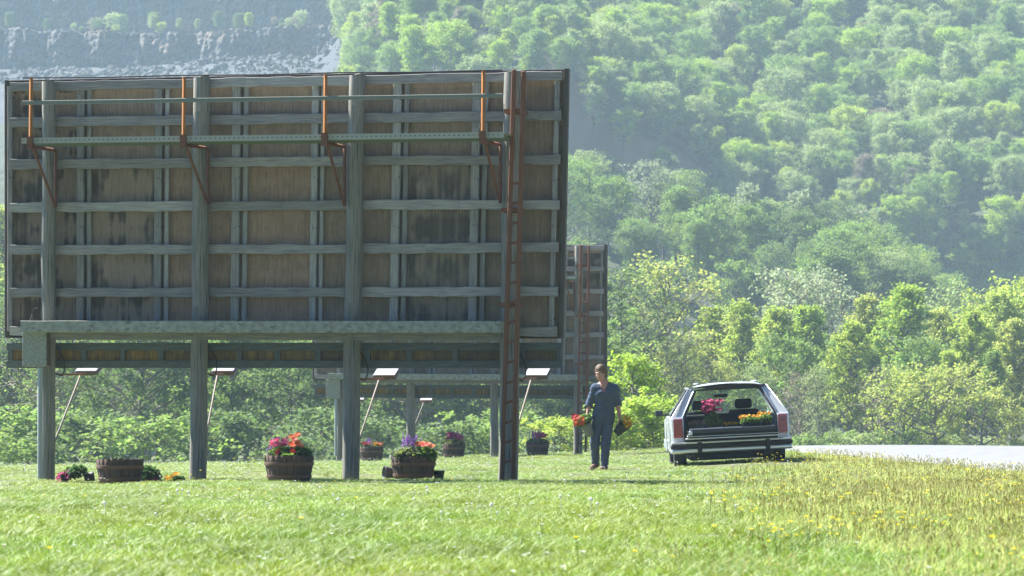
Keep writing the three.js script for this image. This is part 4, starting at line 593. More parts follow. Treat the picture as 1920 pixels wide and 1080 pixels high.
{
  const P = thing('person', 'person in dark blue coveralls walking over the grass with a flower pot in each hand', 'person');
  const px = 1132, d = 55.9, X = (px - 960) * d / FPX; P.position.set(X, fieldH(X, d) - 0.02, -d);
  // joints (x across the picture, y up, z to the viewer)
  const J = { head: [-0.055, 1.555, 0.04], chin: [-0.065, 1.46, 0.085], neck: [0.005, 1.40, 0.0], chest: [0.02, 1.23, 0.0], waist: [0.005, 1.0, 0.0], pelvis: [-0.012, 0.85, 0.0],
    shL: [-0.135, 1.315, 0.0], elL: [-0.222, 1.085, -0.02], wrL: [-0.262, 0.885, 0.05], shR: [0.175, 1.305, 0.0], elR: [0.222, 1.06, -0.05], wrR: [0.258, 0.835, 0.0],
    hipL: [-0.095, 0.82, 0.01], knL: [-0.142, 0.45, 0.03], anL: [-0.122, 0.115, -0.15], hipR: [0.07, 0.82, 0.0], knR: [0.03, 0.445, 0.085], anR: [0.008, 0.09, 0.11] };
  const fold = (p) => 0.006 * N3(p[0] * 9, p[1] * 16, p[2] * 9) + 0.003 * N3(p[0] * 26, p[1] * 34, p[2] * 26);
  const torso = (p, g) => { let s = smin(ell(p, J.chest, [0.165 + g, 0.19, 0.105 + g]), ell(p, [J.waist[0], 1.0, 0], [0.142 + g, 0.16, 0.098 + g]), 0.08); s = smin(s, ell(p, [J.pelvis[0], 0.86, -0.012], [0.168 + g, 0.14, 0.112 + g]), 0.07); s = smin(s, cap(p, J.shL, J.shR, 0.062 + g, 0.062 + g), 0.06); s = smin(s, ell(p, [-0.05, 1.22, 0.075], [0.065 + g, 0.06, 0.05 + g]), 0.05); return smin(s, ell(p, [0.085, 1.22, 0.075], [0.065 + g, 0.06, 0.05 + g]), 0.05); };
  const legs = (p, g, flare) => { const one = (h, k, a) => smin(cap(p, h, k, 0.084 + g, 0.06 + g + flare * 0.7), cap(p, k, a, 0.058 + g + flare * 0.7, 0.042 + g + flare * 1.25), 0.04); return Math.min(one(J.hipL, J.knL, J.anL), one(J.hipR, J.knR, J.anR)); };
  const arms = (p, g) => { const one = (s, e, w) => smin(cap(p, s, e, 0.052 + g, 0.040 + g * 1.1), cap(p, e, w, 0.038 + g * 1.3, 0.027 + g * 1.2), 0.025); return Math.min(one(J.shL, J.elL, J.wrL), one(J.shR, J.elR, J.wrR)); };
  // hands: palm and five fingers curled round the pot rims
  const fingers = (w, s) => { const L = []; for (let f = 0; f < 4; f++) { const len = [0.9, 1, 0.95, 0.75][f], fx = s * (0.004 + 0.006 * (f === 0 ? 1 : 0)), fz = 0.03 - f * 0.019; const a = [w[0] + fx, w[1] - 0.082, w[2] + fz], b = [w[0] + fx - s * 0.006, w[1] - 0.082 - 0.036 * len, w[2] + fz], c = [w[0] + fx - s * 0.034, w[1] - 0.088 - 0.044 * len, w[2] + fz], e = [w[0] + fx - s * 0.043, w[1] - 0.07 - 0.03 * len, w[2] + fz]; L.push([a, b, 0.0092, 0.0086], [b, c, 0.0086, 0.008], [c, e, 0.008, 0.0072]); } L.push([[w[0], w[1] - 0.03, w[2] + 0.025], [w[0] - s * 0.02, w[1] - 0.062, w[2] + 0.05], 0.0115, 0.0098], [[w[0] - s * 0.02, w[1] - 0.062, w[2] + 0.05], [w[0] - s * 0.036, w[1] - 0.09, w[2] + 0.046], 0.0098, 0.0085]); return L; };
  const fL = fingers(J.wrL, -1), fR = fingers(J.wrR, 1);
  const hand = (p, w, fs) => { let s = smin(cap(p, w, [w[0], w[1] - 0.03, w[2]], 0.026, 0.026), ell(p, [w[0], w[1] - 0.055, w[2]], [0.017, 0.044, 0.041]), 0.02); for (const [a, b, r0, r1] of fs) s = smin(s, cap(p, a, b, r0, r1), 0.006); return s; };
  const H = J.head, rot = (p) => { const x = p[0] - H[0], y = p[1] - H[1], z = p[2] - H[2], c = Math.cos(0.38), s = Math.sin(0.38), x1 = x * c + z * s, z1 = -x * s + z * c, c2 = Math.cos(-0.3), s2 = Math.sin(-0.3); return [x1, y * c2 - z1 * s2, y * s2 + z1 * c2]; };  // head frame: turned to the picture's left, nodding
  const face = (q) => { let s = smin(ell(q, [0, 0.02, -0.012], [0.073, 0.098, 0.092]), ell(q, [0, -0.055, 0.025], [0.052, 0.066, 0.06]), 0.04); s = smin(s, ell(q, [0, -0.098, 0.056], [0.022, 0.018, 0.02]), 0.02); s = smin(s, cap(q, [0, 0.012, 0.082], [0, -0.03, 0.1], 0.009, 0.0135), 0.012); s = smin(s, ell(q, [0, 0.024, 0.074], [0.05, 0.01, 0.016]), 0.014); for (const e of [-1, 1]) { s = smin(s, ell(q, [e * 0.073, -0.01, -0.012], [0.01, 0.031, 0.02]), 0.008); s = Math.max(s, -(ell(q, [e * 0.031, 0.002, 0.092], [0.014, 0.0085, 0.014]))); s = smin(s, ell(q, [e * 0.035, -0.032, 0.066], [0.018, 0.014, 0.014]), 0.014); } s = smin(s, cap(q, [-0.02, -0.066, 0.077], [0.02, -0.066, 0.077], 0.0065, 0.0065), 0.006); return Math.max(s, -cap(q, [-0.019, -0.0645, 0.087], [0.019, -0.0645, 0.087], 0.003, 0.003)); };
  const headSdf = (x, y, z) => { const p = [x, y, z]; return smin(face(rot(p)), cap(p, [H[0] + 0.025, H[1] - 0.09, H[2] - 0.045], J.neck, 0.046, 0.056), 0.025); };
  const skin = (x, y, z) => { const p = [x, y, z]; let s = smin(torso(p, y < 1.2 ? -0.015 : 0), legs(p, -0.016, 0), 0.02); s = smin(s, arms(p, 0), 0.03); return smin(s, cap(p, [H[0] + 0.025, H[1] - 0.09, H[2] - 0.045], J.neck, 0.046, 0.062), 0.04); };
  const skinMat = phy(0.50, 0.27, 0.19, 0.55, { sheen: 0.2 }), cotton = tex(256, 256, (u, v) => { const k = 1 + 0.22 * fbm(u * 9, v * 9, 4) + 0.16 * N2(u * 120, v * 120) + 0.1 * N2(u * 200, v * 12); return [0.060 * k, 0.084 * k, 0.128 * k]; }); cotton.repeat.set(3, 3);
  const hx = (w) => [[w[0] - 0.07, w[1] - 0.16, w[2] - 0.07], [w[0] + 0.07, w[1] + 0.04, w[2] + 0.08]];
  const strip = (g) => { g.deleteAttribute('uv'); return g; };
  const body = mergeGeometries([strip(surfaceNets([-0.42, 0.02, -0.26], [0.42, 1.5, 0.26], 0.012, skin)), strip(surfaceNets([H[0] - 0.14, H[1] - 0.19, H[2] - 0.17], [H[0] + 0.16, H[1] + 0.16, H[2] + 0.17], 0.0042, headSdf)), ...[[J.wrL, fL], [J.wrR, fR]].map(([w, f]) => strip(surfaceNets(...hx(w), 0.0036, (x, y, z) => hand([x, y, z], w, f))))]);
  part('body', body, skinMat, P);
  // coveralls: loose cloth over torso, legs, upper arms; open collar; sleeves rolled below the elbow
  const cuffCut = (p) => { const q = (e, w, k) => { const dx = w[0] - e[0], dy = w[1] - e[1], dz = w[2] - e[2], L = Math.hypot(dx, dy, dz); return ((p[0] - e[0]) * dx + (p[1] - e[1]) * dy + (p[2] - e[2]) * dz) / L - k; }; return p[0] < 0 ? q(J.elL, J.wrL, 0.075) : q(J.elR, J.wrR, 0.03); };
  const cloth = (x, y, z) => { const p = [x, y, z], f = fold(p); let a = Math.max(arms(p, 0.015) - (cuffCut(p) > -0.03 ? 0.006 : 0), cuffCut(p)); let s = smin(torso(p, 0.010), Math.max(legs(p, 0.009, 0.009), 0.045 - y), 0.035); s = smin(s, a, 0.03);
    const collar = Math.max(cap(p, [0.005, 1.36, -0.01], [0.0, 1.415, -0.015], 0.082, 0.072), -cap(p, [0.005, 1.3, -0.01], [0.0, 1.46, -0.01], 0.068, 0.064)); s = Math.min(s, collar);
    const vee = Math.max(Math.abs(x + 0.004) - clamp((y - 1.235) * 0.42, 0, 0.07), 0.02 - z, 1.235 - y); s = Math.max(s, -vee); s = Math.max(s, y - 1.425);
    const belt = Math.abs(y - 1.0) < 0.02 ? 0.004 : 0, pocket = Math.abs(y - 1.205) < 0.055 && (Math.abs(x + 0.075) < 0.045 || Math.abs(x - 0.1) < 0.045) && z > 0.05 ? 0.002 : 0; return s + f - belt - pocket; };
  part('coveralls', surfaceNets([-0.46, 0.03, -0.28], [0.46, 1.46, 0.28], 0.0095, cloth), std(1, 1, 1, 0.95, { map: cotton }), P);
  // rose shirt at the neckline
  part('shirt', surfaceNets([-0.12, 1.2, -0.02], [0.12, 1.42, 0.16], 0.007, (x, y, z) => { const p = [x, y, z]; return Math.max(torso(p, 0.003), Math.abs(x + 0.004) - clamp((y - 1.225) * 0.42, 0, 0.065), y - 1.345, 1.22 - y, 0.0 - z, -Math.max(Math.abs(x) - clamp((y - 1.29) * 0.6, 0, 0.05), 1.29 - y)); }), std(0.42, 0.10, 0.11, 0.9), P);
  const inv = (q) => { const c2 = Math.cos(0.3), s2 = Math.sin(0.3), y = q[1] * c2 - q[2] * s2, z1 = q[1] * s2 + q[2] * c2, c = Math.cos(-0.38), s = Math.sin(-0.38); return V(H[0] + q[0] * c + z1 * s, H[1] + y, H[2] - q[0] * s + z1 * c); };
  // hair: tied back, loose strands
  const hairSdf = (x, y, z) => { const q = rot([x, y, z]); let s = ell(q, [0, 0.038, -0.024], [0.089, 0.1, 0.103]); s = smin(s, ell(q, [0, -0.02, -0.095], [0.07, 0.06, 0.05]), 0.03); s = Math.max(s, -ell(q, [0, -0.035, 0.09], [0.062, 0.098, 0.075])); s = Math.max(s, -(q[1] + 0.06 + q[2] * 0.3)); return s + 0.0045 * N3(q[0] * 60, q[1] * 22, q[2] * 60); };
  const hairMat = std(0.15, 0.092, 0.045, 0.65), hg = surfaceNets([H[0] - 0.17, H[1] - 0.15, H[2] - 0.19], [H[0] + 0.17, H[1] + 0.17, H[2] + 0.15], 0.005, hairSdf); part('hair', hg, hairMat, P);
  const sb = new Bag(), sr = rng(3); for (let i = 0; i < 26; i++) { const e = i % 2 ? 1 : -1, a = inv([e * (0.05 + 0.03 * sr()), 0.09 + 0.03 * sr(), 0.03 - 0.1 * sr()]), b = inv([e * (0.088 + 0.012 * sr()), 0.0, 0.02 - 0.1 * sr()]), c = inv([e * (0.08 + 0.03 * sr()), -0.09 + 0.05 * sr(), 0.02 - 0.1 * sr()]); tubeInto(sb, [a, b, c], [0.003, 0.003, 0.0008], 4, false); } part('loose_strands', sb.geo(), hairMat, P).userData.kind = 'stuff';
  for (const e of [-1, 1]) { const g = new THREE.SphereGeometry(0.0095, 12, 10); const p = inv([e * 0.031, 0.002, 0.077]); g.translate(p.x, p.y, p.z); const eye = part('eye', g, std(0.5, 0.47, 0.43, 0.3), P); const ip = inv([e * 0.031, -0.002, 0.0845]); const ig = new THREE.SphereGeometry(0.0045, 8, 8); ig.translate(ip.x, ip.y, ip.z); part('iris', ig, std(0.03, 0.04, 0.05, 0.2), eye); const br = tube([inv([e * 0.014, 0.021, 0.09]), inv([e * 0.033, 0.026, 0.086]), inv([e * 0.05, 0.019, 0.072])], [0.0022, 0.003, 0.0015], 5); part('eyebrow', br, hairMat, P); }
  part('lips', tube([inv([-0.019, -0.065, 0.08]), inv([0, -0.063, 0.087]), inv([0.019, -0.065, 0.08])], [0.002, 0.005, 0.002], 6), std(0.36, 0.13, 0.11, 0.5), P);
  // boots
  for (const [a, yaw, lift] of [[J.anL, -0.5, 1.1], [J.anR, -0.25, 0]]) { const c = Math.cos(yaw), s = Math.sin(yaw); const bt = part('boot', surfaceNets([-0.09, -0.02, -0.12], [0.09, 0.16, 0.24], 0.008, (x, y, z) => { const p = [x, y, z]; let q = smin(cap(p, [0, 0.13, -0.01], [0, 0.06, -0.02], 0.05, 0.047), cap(p, [0, 0.045, -0.03], [0, 0.037, 0.14], 0.043, 0.04), 0.03); return Math.max(q, -y, y - 0.15); }), std(0.13, 0.065, 0.04, 0.7), P); bt.position.set(a[0], lift ? 0.05 : 0.0, a[2]); bt.rotation.set(lift * 0.3, yaw, 0); }
  shade(P);
  const w = (j, dx, dy, dz) => P.position.clone().add(V(j[0] + dx, j[1] + dy, j[2] + dz));
  // what the person carries
  const p1 = w(J.wrL, 0.055, -0.325, 0.045); pot('grey plastic pot hanging from the person\'s hand on the billboard side', p1, 0.088, 0.2, potMat(0.16, 0.17, 0.15), [0.1, 0, 0.42]);
  flowers('orange_gerberas', 'orange gerberas in the pot held on the billboard side of the person', w(J.wrL, -0.03, -0.14, 0.045), { seed: 21, turn: [0.1, 0, 0.5], leaves: { n: 420, rad: 0.13, h: 0.16, leaf: 0.06, tint: 'fresh' }, blooms: [['daisy', 'orange', [-0.1, 0.12, 0.05], 1.1], ['daisy', 'coral', [-0.05, 0.16, 0.06], 1], ['daisy', 'orange', [-0.07, 0.07, 0.09], 1.3], ['daisy', 'orange', [0.0, 0.1, 0.1], 1.2], ['daisy', 'coral', [-0.12, 0.17, 0.0], 0.8], ['daisy', 'orange', [-0.03, 0.05, 0.12], 1.3], ['daisy', 'red', [-0.09, 0.2, 0.02], 0.8], ['daisy', 'orange', [-0.13, 0.08, 0.04], 1.2]] });
  const p2 = w(J.wrR, -0.06, -0.24, 0.02); pot('black plastic pot hanging from the person\'s hand on the car side', p2, 0.092, 0.17, potMat(0.014, 0.02, 0.016), [0.15, 0, -0.75]);
  flowers('yellow_flowers', 'yellow flowers in the black pot held on the car side of the person', w(J.wrR, 0.055, -0.115, 0.03), { seed: 22, turn: [0, 0, -0.7], leaves: { n: 200, rad: 0.1, h: 0.07, leaf: 0.05, tint: 'fresh' }, blooms: [['pom', 'gold', [0.0, 0.1, 0.03], 0.7], ['pom', 'gold', [0.05, 0.09, 0.02], 0.7], ['pom', 'yellow', [-0.03, 0.11, 0.05], 0.7], ['pom', 'gold', [0.02, 0.08, 0.08], 1], ['pom', 'gold', [0.08, 0.06, 0.02], 0.7], ['pom', 'gold', [-0.05, 0.12, 0.0], 0.6], ['pom', 'yellow', [0.05, 0.05, 0.07], 1], ['pom', 'yellow', [-0.06, 0.08, 0.08], 1.1], ['pom', 'gold', [-0.02, 0.05, 0.11], 1.2], ['pom', 'gold', [0.0, 0.14, 0.04], 0.8], ['pom', 'yellow', [0.05, 0.12, 0.05], 0.8], ['pom', 'gold', [-0.08, 0.12, 0.05], 0.9], ['pom', 'yellow', [0.04, 0.02, 0.1], 1.2]] });
}
// ---------- station wagon ----------
const carRoot = thing('station_wagon', 'white station wagon parked by the road with its tailgate open', 'car');
{
  const C = carRoot, W = 0.985;
  const paint = phy(0.58, 0.60, 0.62, 0.33, { clearcoat: 0.7, clearcoatRoughness: 0.15 }), black = std(0.012, 0.012, 0.014, 0.6), rubber = std(0.018, 0.018, 0.02, 0.8), chrome = std(0.78, 0.78, 0.77, 0.3, { metalness: 0.75 }), inside = std(0.022, 0.022, 0.028, 0.85), grey = std(0.10, 0.11, 0.13, 0.8);
  const glass = phy(0.85, 0.92, 0.9, 0.02, { transmission: 1, thickness: 0 }), redLens = phy(0.34, 0.012, 0.016, 0.25, { clearcoat: 1 }), clearLens = phy(0.55, 0.5, 0.5, 0.2, { clearcoat: 1 });
  const rb = (x0, x1, y0, y1, z0, z1, r = 0.02) => { const g = new RoundedBoxGeometry(x1 - x0, y1 - y0, z1 - z0, 3, Math.min(r, (x1 - x0) / 2.1, (y1 - y0) / 2.1, (z1 - z0) / 2.1)); g.translate((x0 + x1) / 2, (y0 + y1) / 2, (z0 + z1) / 2); return g; };
  const hexa = (a, b) => { const g = new Bag(), A = a.map((p) => g.v(...p)), B = b.map((p) => g.v(...p)); g.q(...A); g.q(...[...B].reverse()); for (let i = 0; i < a.length; i++) { const j = (i + 1) % a.length; g.q(A[i], B[i], B[j], A[j]); } const k = g.geo(false).toNonIndexed(); k.computeVertexNormals(); return k; };
  // sides with wheel arches; z runs 0 at the tail to -5.4 at the nose
  for (const s of [-1, 1]) {
    const sh = new THREE.Shape(); sh.moveTo(-5.32, 0.34); sh.lineTo(-4.55, 0.28); sh.absarc(-4.14, 0.34, 0.41, Math.PI, 0, true); sh.lineTo(-1.68, 0.27); sh.absarc(-1.26, 0.34, 0.41, Math.PI, 0, true); sh.lineTo(-0.1, 0.36); sh.lineTo(-0.06, 0.62); sh.lineTo(-0.1, 0.895); sh.lineTo(-3.7, 0.93); sh.lineTo(-5.2, 0.87); sh.lineTo(-5.36, 0.62); sh.closePath();
    const g = new THREE.ExtrudeGeometry(sh, { depth: 0.1, bevelEnabled: true, bevelThickness: 0.035, bevelSize: 0.03, bevelOffset: -0.03, bevelSegments: 4, curveSegments: 20 }); g.rotateY(-Math.PI / 2); g.translate(s > 0 ? W - 0.035 : -W + 0.135, 0, 0); part('side_panel', g, paint, C);
    part('side_moulding', rb(s > 0 ? W - 0.004 : -W - 0.012, s > 0 ? W + 0.012 : -W + 0.004, 0.475, 0.515, -3.55, -1.75, 0.005), chrome, C);
    for (const z of [-1.26, -4.14]) { const w = group('wheel', C); const ty = new THREE.LatheGeometry([[0.2, -0.1], [0.315, -0.105], [0.345, -0.085], [0.35, 0], [0.345, 0.085], [0.315, 0.105], [0.2, 0.1]].map(([x, y]) => new THREE.Vector2(x, y)), 36); ty.rotateZ(Math.PI / 2); part('tyre', ty, rubber, w); const rim = new THREE.CylinderGeometry(0.2, 0.2, 0.17, 28); rim.rotateZ(Math.PI / 2); part('rim', rim, chrome, w); w.position.set(s * 0.84, 0.34, z); }
    // doors: seams and handles
    for (const [z, n] of [[-2.35, 'seam'], [-3.5, 'seam'], [-1.72, 'seam']]) part('door_seam', rb(s > 0 ? W - 0.002 : -W - 0.003, s > 0 ? W + 0.003 : -W + 0.002, 0.36, 0.9, z - 0.004, z + 0.004, 0.001), black, C);
    for (const z of [-2.5, -1.95]) part('door_handle', rb(s > 0 ? W : -W - 0.02, s > 0 ? W + 0.02 : -W, 0.79, 0.82, z - 0.08, z + 0.08, 0.008), chrome, C);
    // pillars
    const q = (y, z, o) => [s * (mix(0.965, 0.63, (y - 0.9) / 0.49) - o), y, z];
    const pil = (n, z0, z1, t0, t1, mat = paint) => part(n, hexa([q(0.88, z0, 0), q(0.88, z1, 0), q(1.40, t1, 0), q(1.40, t0, 0)], [q(0.88, z0, 0.045), q(0.88, z1, 0.045), q(1.40, t1, 0.045), q(1.40, t0, 0.045)]), mat, C);
    pil('rear_pillar', -0.1, -0.36, -0.44, -0.66); pil('middle_pillar', -1.74, -1.84, -1.74, -1.84, black); pil('middle_pillar', -2.38, -2.5, -2.38, -2.5, black); pil('front_pillar', -3.62, -3.75, -2.96, -3.08);
    const pane = (z0, z1, t0, t1) => part('side_window', hexa([q(0.9, z0, 0.02), q(0.9, z1, 0.02), q(1.38, t1, 0.02), q(1.38, t0, 0.02)], [q(0.9, z0, 0.023), q(0.9, z1, 0.023), q(1.38, t1, 0.023), q(1.38, t0, 0.023)]), glass, C);
    pane(-0.36, -1.74, -0.66, -1.74); pane(-1.84, -2.38, -1.84, -2.38); pane(-2.5, -3.62, -2.5, -2.96);
    // rear faces of the back pillars, framing the opening
    part('pillar_face', hexa([[s * 0.985, 0.88, -0.1], [s * 0.80, 0.88, -0.1], [s * 0.575, 1.345, -0.42], [s * 0.64, 1.395, -0.44]].slice().map((p) => p), [[s * 0.985, 0.88, -0.16], [s * 0.80, 0.88, -0.2], [s * 0.575, 1.345, -0.5], [s * 0.64, 1.395, -0.5]]), paint, C);
    part('opening_trim', tube([V(s * 0.795, 0.60, -0.07), V(s * 0.80, 0.885, -0.085), V(s * 0.575, 1.345, -0.405)], 0.011, 6), chrome, C); part('opening_seal', tube([V(s * 0.775, 0.60, -0.09), V(s * 0.775, 0.885, -0.1), V(s * 0.55, 1.335, -0.42)], 0.024, 6), black, C);
    part('gutter', tube([V(s * 0.975, 0.90, -0.09), V(s * 0.655, 1.385, -0.43), V(s * 0.65, 1.40, -2.95)], 0.009, 6), chrome, C);
    // quarter behind the lamp, lamp
    part('quarter_end', rb(s > 0 ? 0.775 : -0.985, s > 0 ? 0.985 : -0.775, 0.44, 0.90, -0.2, -0.075, 0.02), paint, C);
    const lamp = group('tail_lamp', C), a = s > 0 ? 0.80 : -0.955, b = s > 0 ? 0.955 : -0.80; part('frame', rb(a - 0.012, b + 0.012, 0.475, 0.885, -0.09, -0.06, 0.01), chrome, lamp); part('red_lens', rb(a, b, 0.56, 0.875, -0.08, -0.045, 0.012), redLens, lamp); for (let k = 0; k < 5; k++) part('lens_rib', rb(a + 0.004, b - 0.004, 0.60 + k * 0.052, 0.606 + k * 0.052, -0.05, -0.0425, 0.002), std(0.10, 0.006, 0.008, 0.4), lamp); part('clear_lens', rb(a, b, 0.485, 0.55, -0.08, -0.046, 0.008), clearLens, lamp);
    // headlamps, mirror
    part('headlamp', rb(s > 0 ? 0.55 : -0.9, s > 0 ? 0.9 : -0.55, 0.62, 0.78, -5.40, -5.34, 0.02), clearLens, C);
    if (s < 0) { const m = group('door_mirror', C); part('shell', rb(-1.185, -1.045, 0.93, 1.035, -3.32, -3.2, 0.025), black, m); part('stalk', rb(-1.06, -0.93, 0.935, 0.965, -3.3, -3.24, 0.008), black, m); part('glass', rb(-1.172, -1.058, 0.942, 1.022, -3.2, -3.196, 0.001), std(0.05, 0.055, 0.06, 0.15, { metalness: 0.8 }), m); }
  }
  // roof
  { const g = new Bag(), R = []; const zs = [-0.40, -0.46, -0.7, -1.4, -2.2, -2.9, -3.06]; for (const z of zs) { const r = []; for (let i = 0; i <= 16; i++) { const x = mix(-0.655, 0.655, i / 16), e = Math.abs(x) / 0.655, y = 1.37 + 0.088 * (1 - Math.pow(e, 3.6)) - (z > -0.45 ? 0.02 : 0) - (z < -3 ? 0.03 : 0); r.push(g.v(x, y, z, x, z)); } R.push(r); } for (let k = 1; k < R.length; k++) for (let i = 1; i <= 16; i++) g.q(R[k - 1][i - 1], R[k - 1][i], R[k][i], R[k][i - 1]); part('roof', g.geo(), paint, C);
    const h = new Bag(), S = []; for (const z of [-0.42, -1.2, -2.2, -3.0]) { const r = []; for (let i = 0; i <= 12; i++) { const x = mix(-0.63, 0.63, i / 12), e = Math.abs(x) / 0.63; r.push(h.v(x, 1.325 + 0.055 * (1 - e ** 3), z, x, z)); } S.push(r); } for (let k = 1; k < S.length; k++) for (let i = 1; i <= 12; i++) h.q(S[k - 1][i], S[k - 1][i - 1], S[k][i - 1], S[k][i]); part('headliner', h.geo(), inside, C);
    part('roof_edge', hexa([[-0.6, 1.335, -0.42], [0.6, 1.335, -0.42], [0.64, 1.395, -0.41], [0, 1.44, -0.405], [-0.64, 1.395, -0.41]], [[-0.6, 1.33, -0.47], [0.6, 1.33, -0.47], [0.64, 1.39, -0.47], [0, 1.435, -0.47], [-0.64, 1.39, -0.47]]), black, C);
    for (const x of [-0.5, 0.5]) part('roof_rack_rail', rb(x - 0.015, x + 0.015, 1.455, 1.475, -2.6, -0.8, 0.006), chrome, C); }
  // windscreen, hood, nose
  part('windscreen', hexa([[-0.63, 1.37, -3.0], [0.63, 1.37, -3.0], [0.86, 0.93, -3.68], [-0.86, 0.93, -3.68]], [[-0.63, 1.37, -3.004], [0.63, 1.37, -3.004], [0.86, 0.93, -3.684], [-0.86, 0.93, -3.684]]), glass, C);
  part('hood', rb(-0.93, 0.93, 0.84, 0.925, -5.3, -3.66, 0.04), paint, C); part('nose', rb(-0.93, 0.93, 0.36, 0.86, -5.36, -5.0, 0.03), paint, C); part('grille', rb(-0.5, 0.5, 0.6, 0.8, -5.39, -5.35, 0.01), chrome, C); part('front_bumper', rb(-1.0, 1.0, 0.33, 0.5, -5.55, -5.36, 0.03), chrome, C);
  // floor, inner walls, seats, dash
  part('floor_pan', rb(-0.86, 0.86, 0.27, 0.33, -5.0, -0.15, 0.02), black, C); part('cargo_floor', rb(-0.78, 0.78, 0.55, 0.59, -2.0, -0.1, 0.01), inside, C);
  for (const s of [-1, 1]) part('inner_wall', rb(s > 0 ? 0.76 : -0.80, s > 0 ? 0.80 : -0.76, 0.56, 0.89, -3.4, -0.22, 0.01), s > 0 ? grey : inside, C);
  part('rear_panel', rb(-0.80, 0.80, 0.36, 0.58, -0.2, -0.08, 0.02), black, C); part('underbody', rb(-0.7, 0.7, 0.16, 0.3, -3.2, -0.4, 0.05), black, C);
  part('rear_seat', rb(-0.72, 0.72, 0.55, 0.93, -2.12, -1.98, 0.05), inside, C);
  for (const x of [-0.40, 0.36]) { const st = group('front_seat', C); part('backrest', rb(x - 0.27, x + 0.27, 0.45, 0.99, -2.95, -2.8, 0.06), inside, st); part('headrest', rb(x - 0.15, x + 0.15, 1.0, 1.17, -2.92, -2.82, 0.045), inside, st); }
  part('dashboard', rb(-0.8, 0.8, 0.7, 0.95, -3.62, -3.35, 0.05), inside, C); part('inner_mirror', rb(-0.14, 0.10, 1.215, 1.275, -3.14, -3.11, 0.02), black, C); { const g = new THREE.TorusGeometry(0.18, 0.014, 8, 28); g.rotateX(-0.4); g.translate(-0.4, 0.93, -3.25); part('steering_wheel', g, black, C); }
  // dropped tailgate: padded dark inner side up, bright mouldings at its end
  { const t = group('tailgate', C); part('inner_panel', rb(-0.70, 0.73, 0.62, 0.695, 0.0, 0.52, 0.02), std(0.02, 0.024, 0.03, 0.45), t); part('outer_skin', rb(-0.745, 0.765, 0.545, 0.615, -0.02, 0.50, 0.025), black, t); part('moulding', rb(-0.77, 0.79, 0.528, 0.548, 0.02, 0.515, 0.008), chrome, t); part('moulding', rb(-0.75, 0.77, 0.572, 0.580, 0.47, 0.522, 0.003), chrome, t); part('edge_trim', rb(-0.69, 0.72, 0.694, 0.703, -0.02, 0.06, 0.003), chrome, t); part('latch', rb(-0.72, -0.66, 0.60, 0.67, 0.48, 0.54, 0.012), chrome, t); part('plate_recess', rb(-0.13, 0.17, 0.555, 0.61, 0.495, 0.512, 0.004), rubber, t); for (const s of [-1, 1]) part('hinge_arm', tube([V(s * 0.76, 0.58, -0.1), V(s * 0.72, 0.66, 0.1)], 0.012, 6), black, t); }
  // bumper
  { const b = group('rear_bumper', C); part('bright_bar', rb(-1.01, 1.01, 0.295, 0.372, -0.12, 0.1, 0.03), chrome, b); part('rubber_strip', rb(-1.02, 1.02, 0.372, 0.448, -0.12, 0.112, 0.03), rubber, b); part('top_bar', rb(-1.01, 1.01, 0.448, 0.485, -0.12, 0.09, 0.016), chrome, b); for (const x of [-0.535, 0.60]) part('bumper_guard', rb(x - 0.038, x + 0.038, 0.285, 0.475, 0.08, 0.145, 0.02), rubber, b); part('exhaust_pipe', (() => { const g = new THREE.CylinderGeometry(0.03, 0.03, 0.3, 14, 1, true); g.rotateX(Math.PI / 2); g.translate(-0.62, 0.24, -0.15); return g; })(), std(0.1, 0.09, 0.08, 0.6), b); }
  const d = 58.9, X = (1374 - 960) * d / FPX; C.position.set(X, -0.025, -d); C.rotation.order = 'YXZ'; C.rotation.set(0.004, -0.02, 0.05); shade(C); C.updateMatrixWorld(true);
}
const inCar = (x, y, z) => V(x, y, z).applyMatrix4(carRoot.matrixWorld), carTurn = [0, -0.02, 0.05], cargo = 'flowers loaded in the back of the station wagon';
{
  const t = thing('nursery_tray', 'dark green plastic tub of dry stems in the back of the wagon', 'tub'); const tub = new THREE.CylinderGeometry(0.15, 0.125, 0.17, 4, 1, true); tub.rotateY(Math.PI / 4); tub.scale(1.15, 1, 0.8); tub.translate(0, 0.085, 0); part('wall', tub, std(0.012, 0.035, 0.03, 0.35, { side: THREE.DoubleSide }), t); part('base', rbx(0.2, 0.01, 0.14), std(0.012, 0.03, 0.026, 0.5), t);
  const b = new Bag(), r = rng(6); for (let i = 0; i < 70; i++) { const x = (r() - 0.5) * 0.26, z = (r() - 0.5) * 0.14; tubeInto(b, [V(x, 0.1, z), V(x + (r() - 0.6) * 0.12, 0.18 + 0.06 * r(), z), V(x + (r() - 0.65) * 0.26, 0.17 + 0.09 * r(), z + (r() - 0.5) * 0.1)], [0.005, 0.004, 0.002], 4, false); } part('dry_stems', b.geo(), std(0.3, 0.22, 0.14, 0.9), t); t.position.copy(inCar(-0.52, 0.595, -0.28)); t.rotation.set(...carTurn); shade(t);
}
function rbx(w, h, d) { return new RoundedBoxGeometry(w, h, d, 2, 0.004); }
flowers('pink_flowers', 'tall leafy plant topped with pink flowers in the back of the wagon', inCar(-0.28, 0.63, -0.35), { seed: 31, turn: carTurn, leaves: { n: 900, rad: 0.15, h: 0.36, leaf: 0.055, tint: 'fresh' }, small: [{ n: 110, col: 'pink', c: [-0.03, 0.44, 0.02], w: 0.21, v: 0.19, k: 1.25 }, { n: 16, col: 'magenta', c: [-0.09, 0.36, 0.04], w: 0.09, v: 0.1, k: 1.1 }] }, cargo);
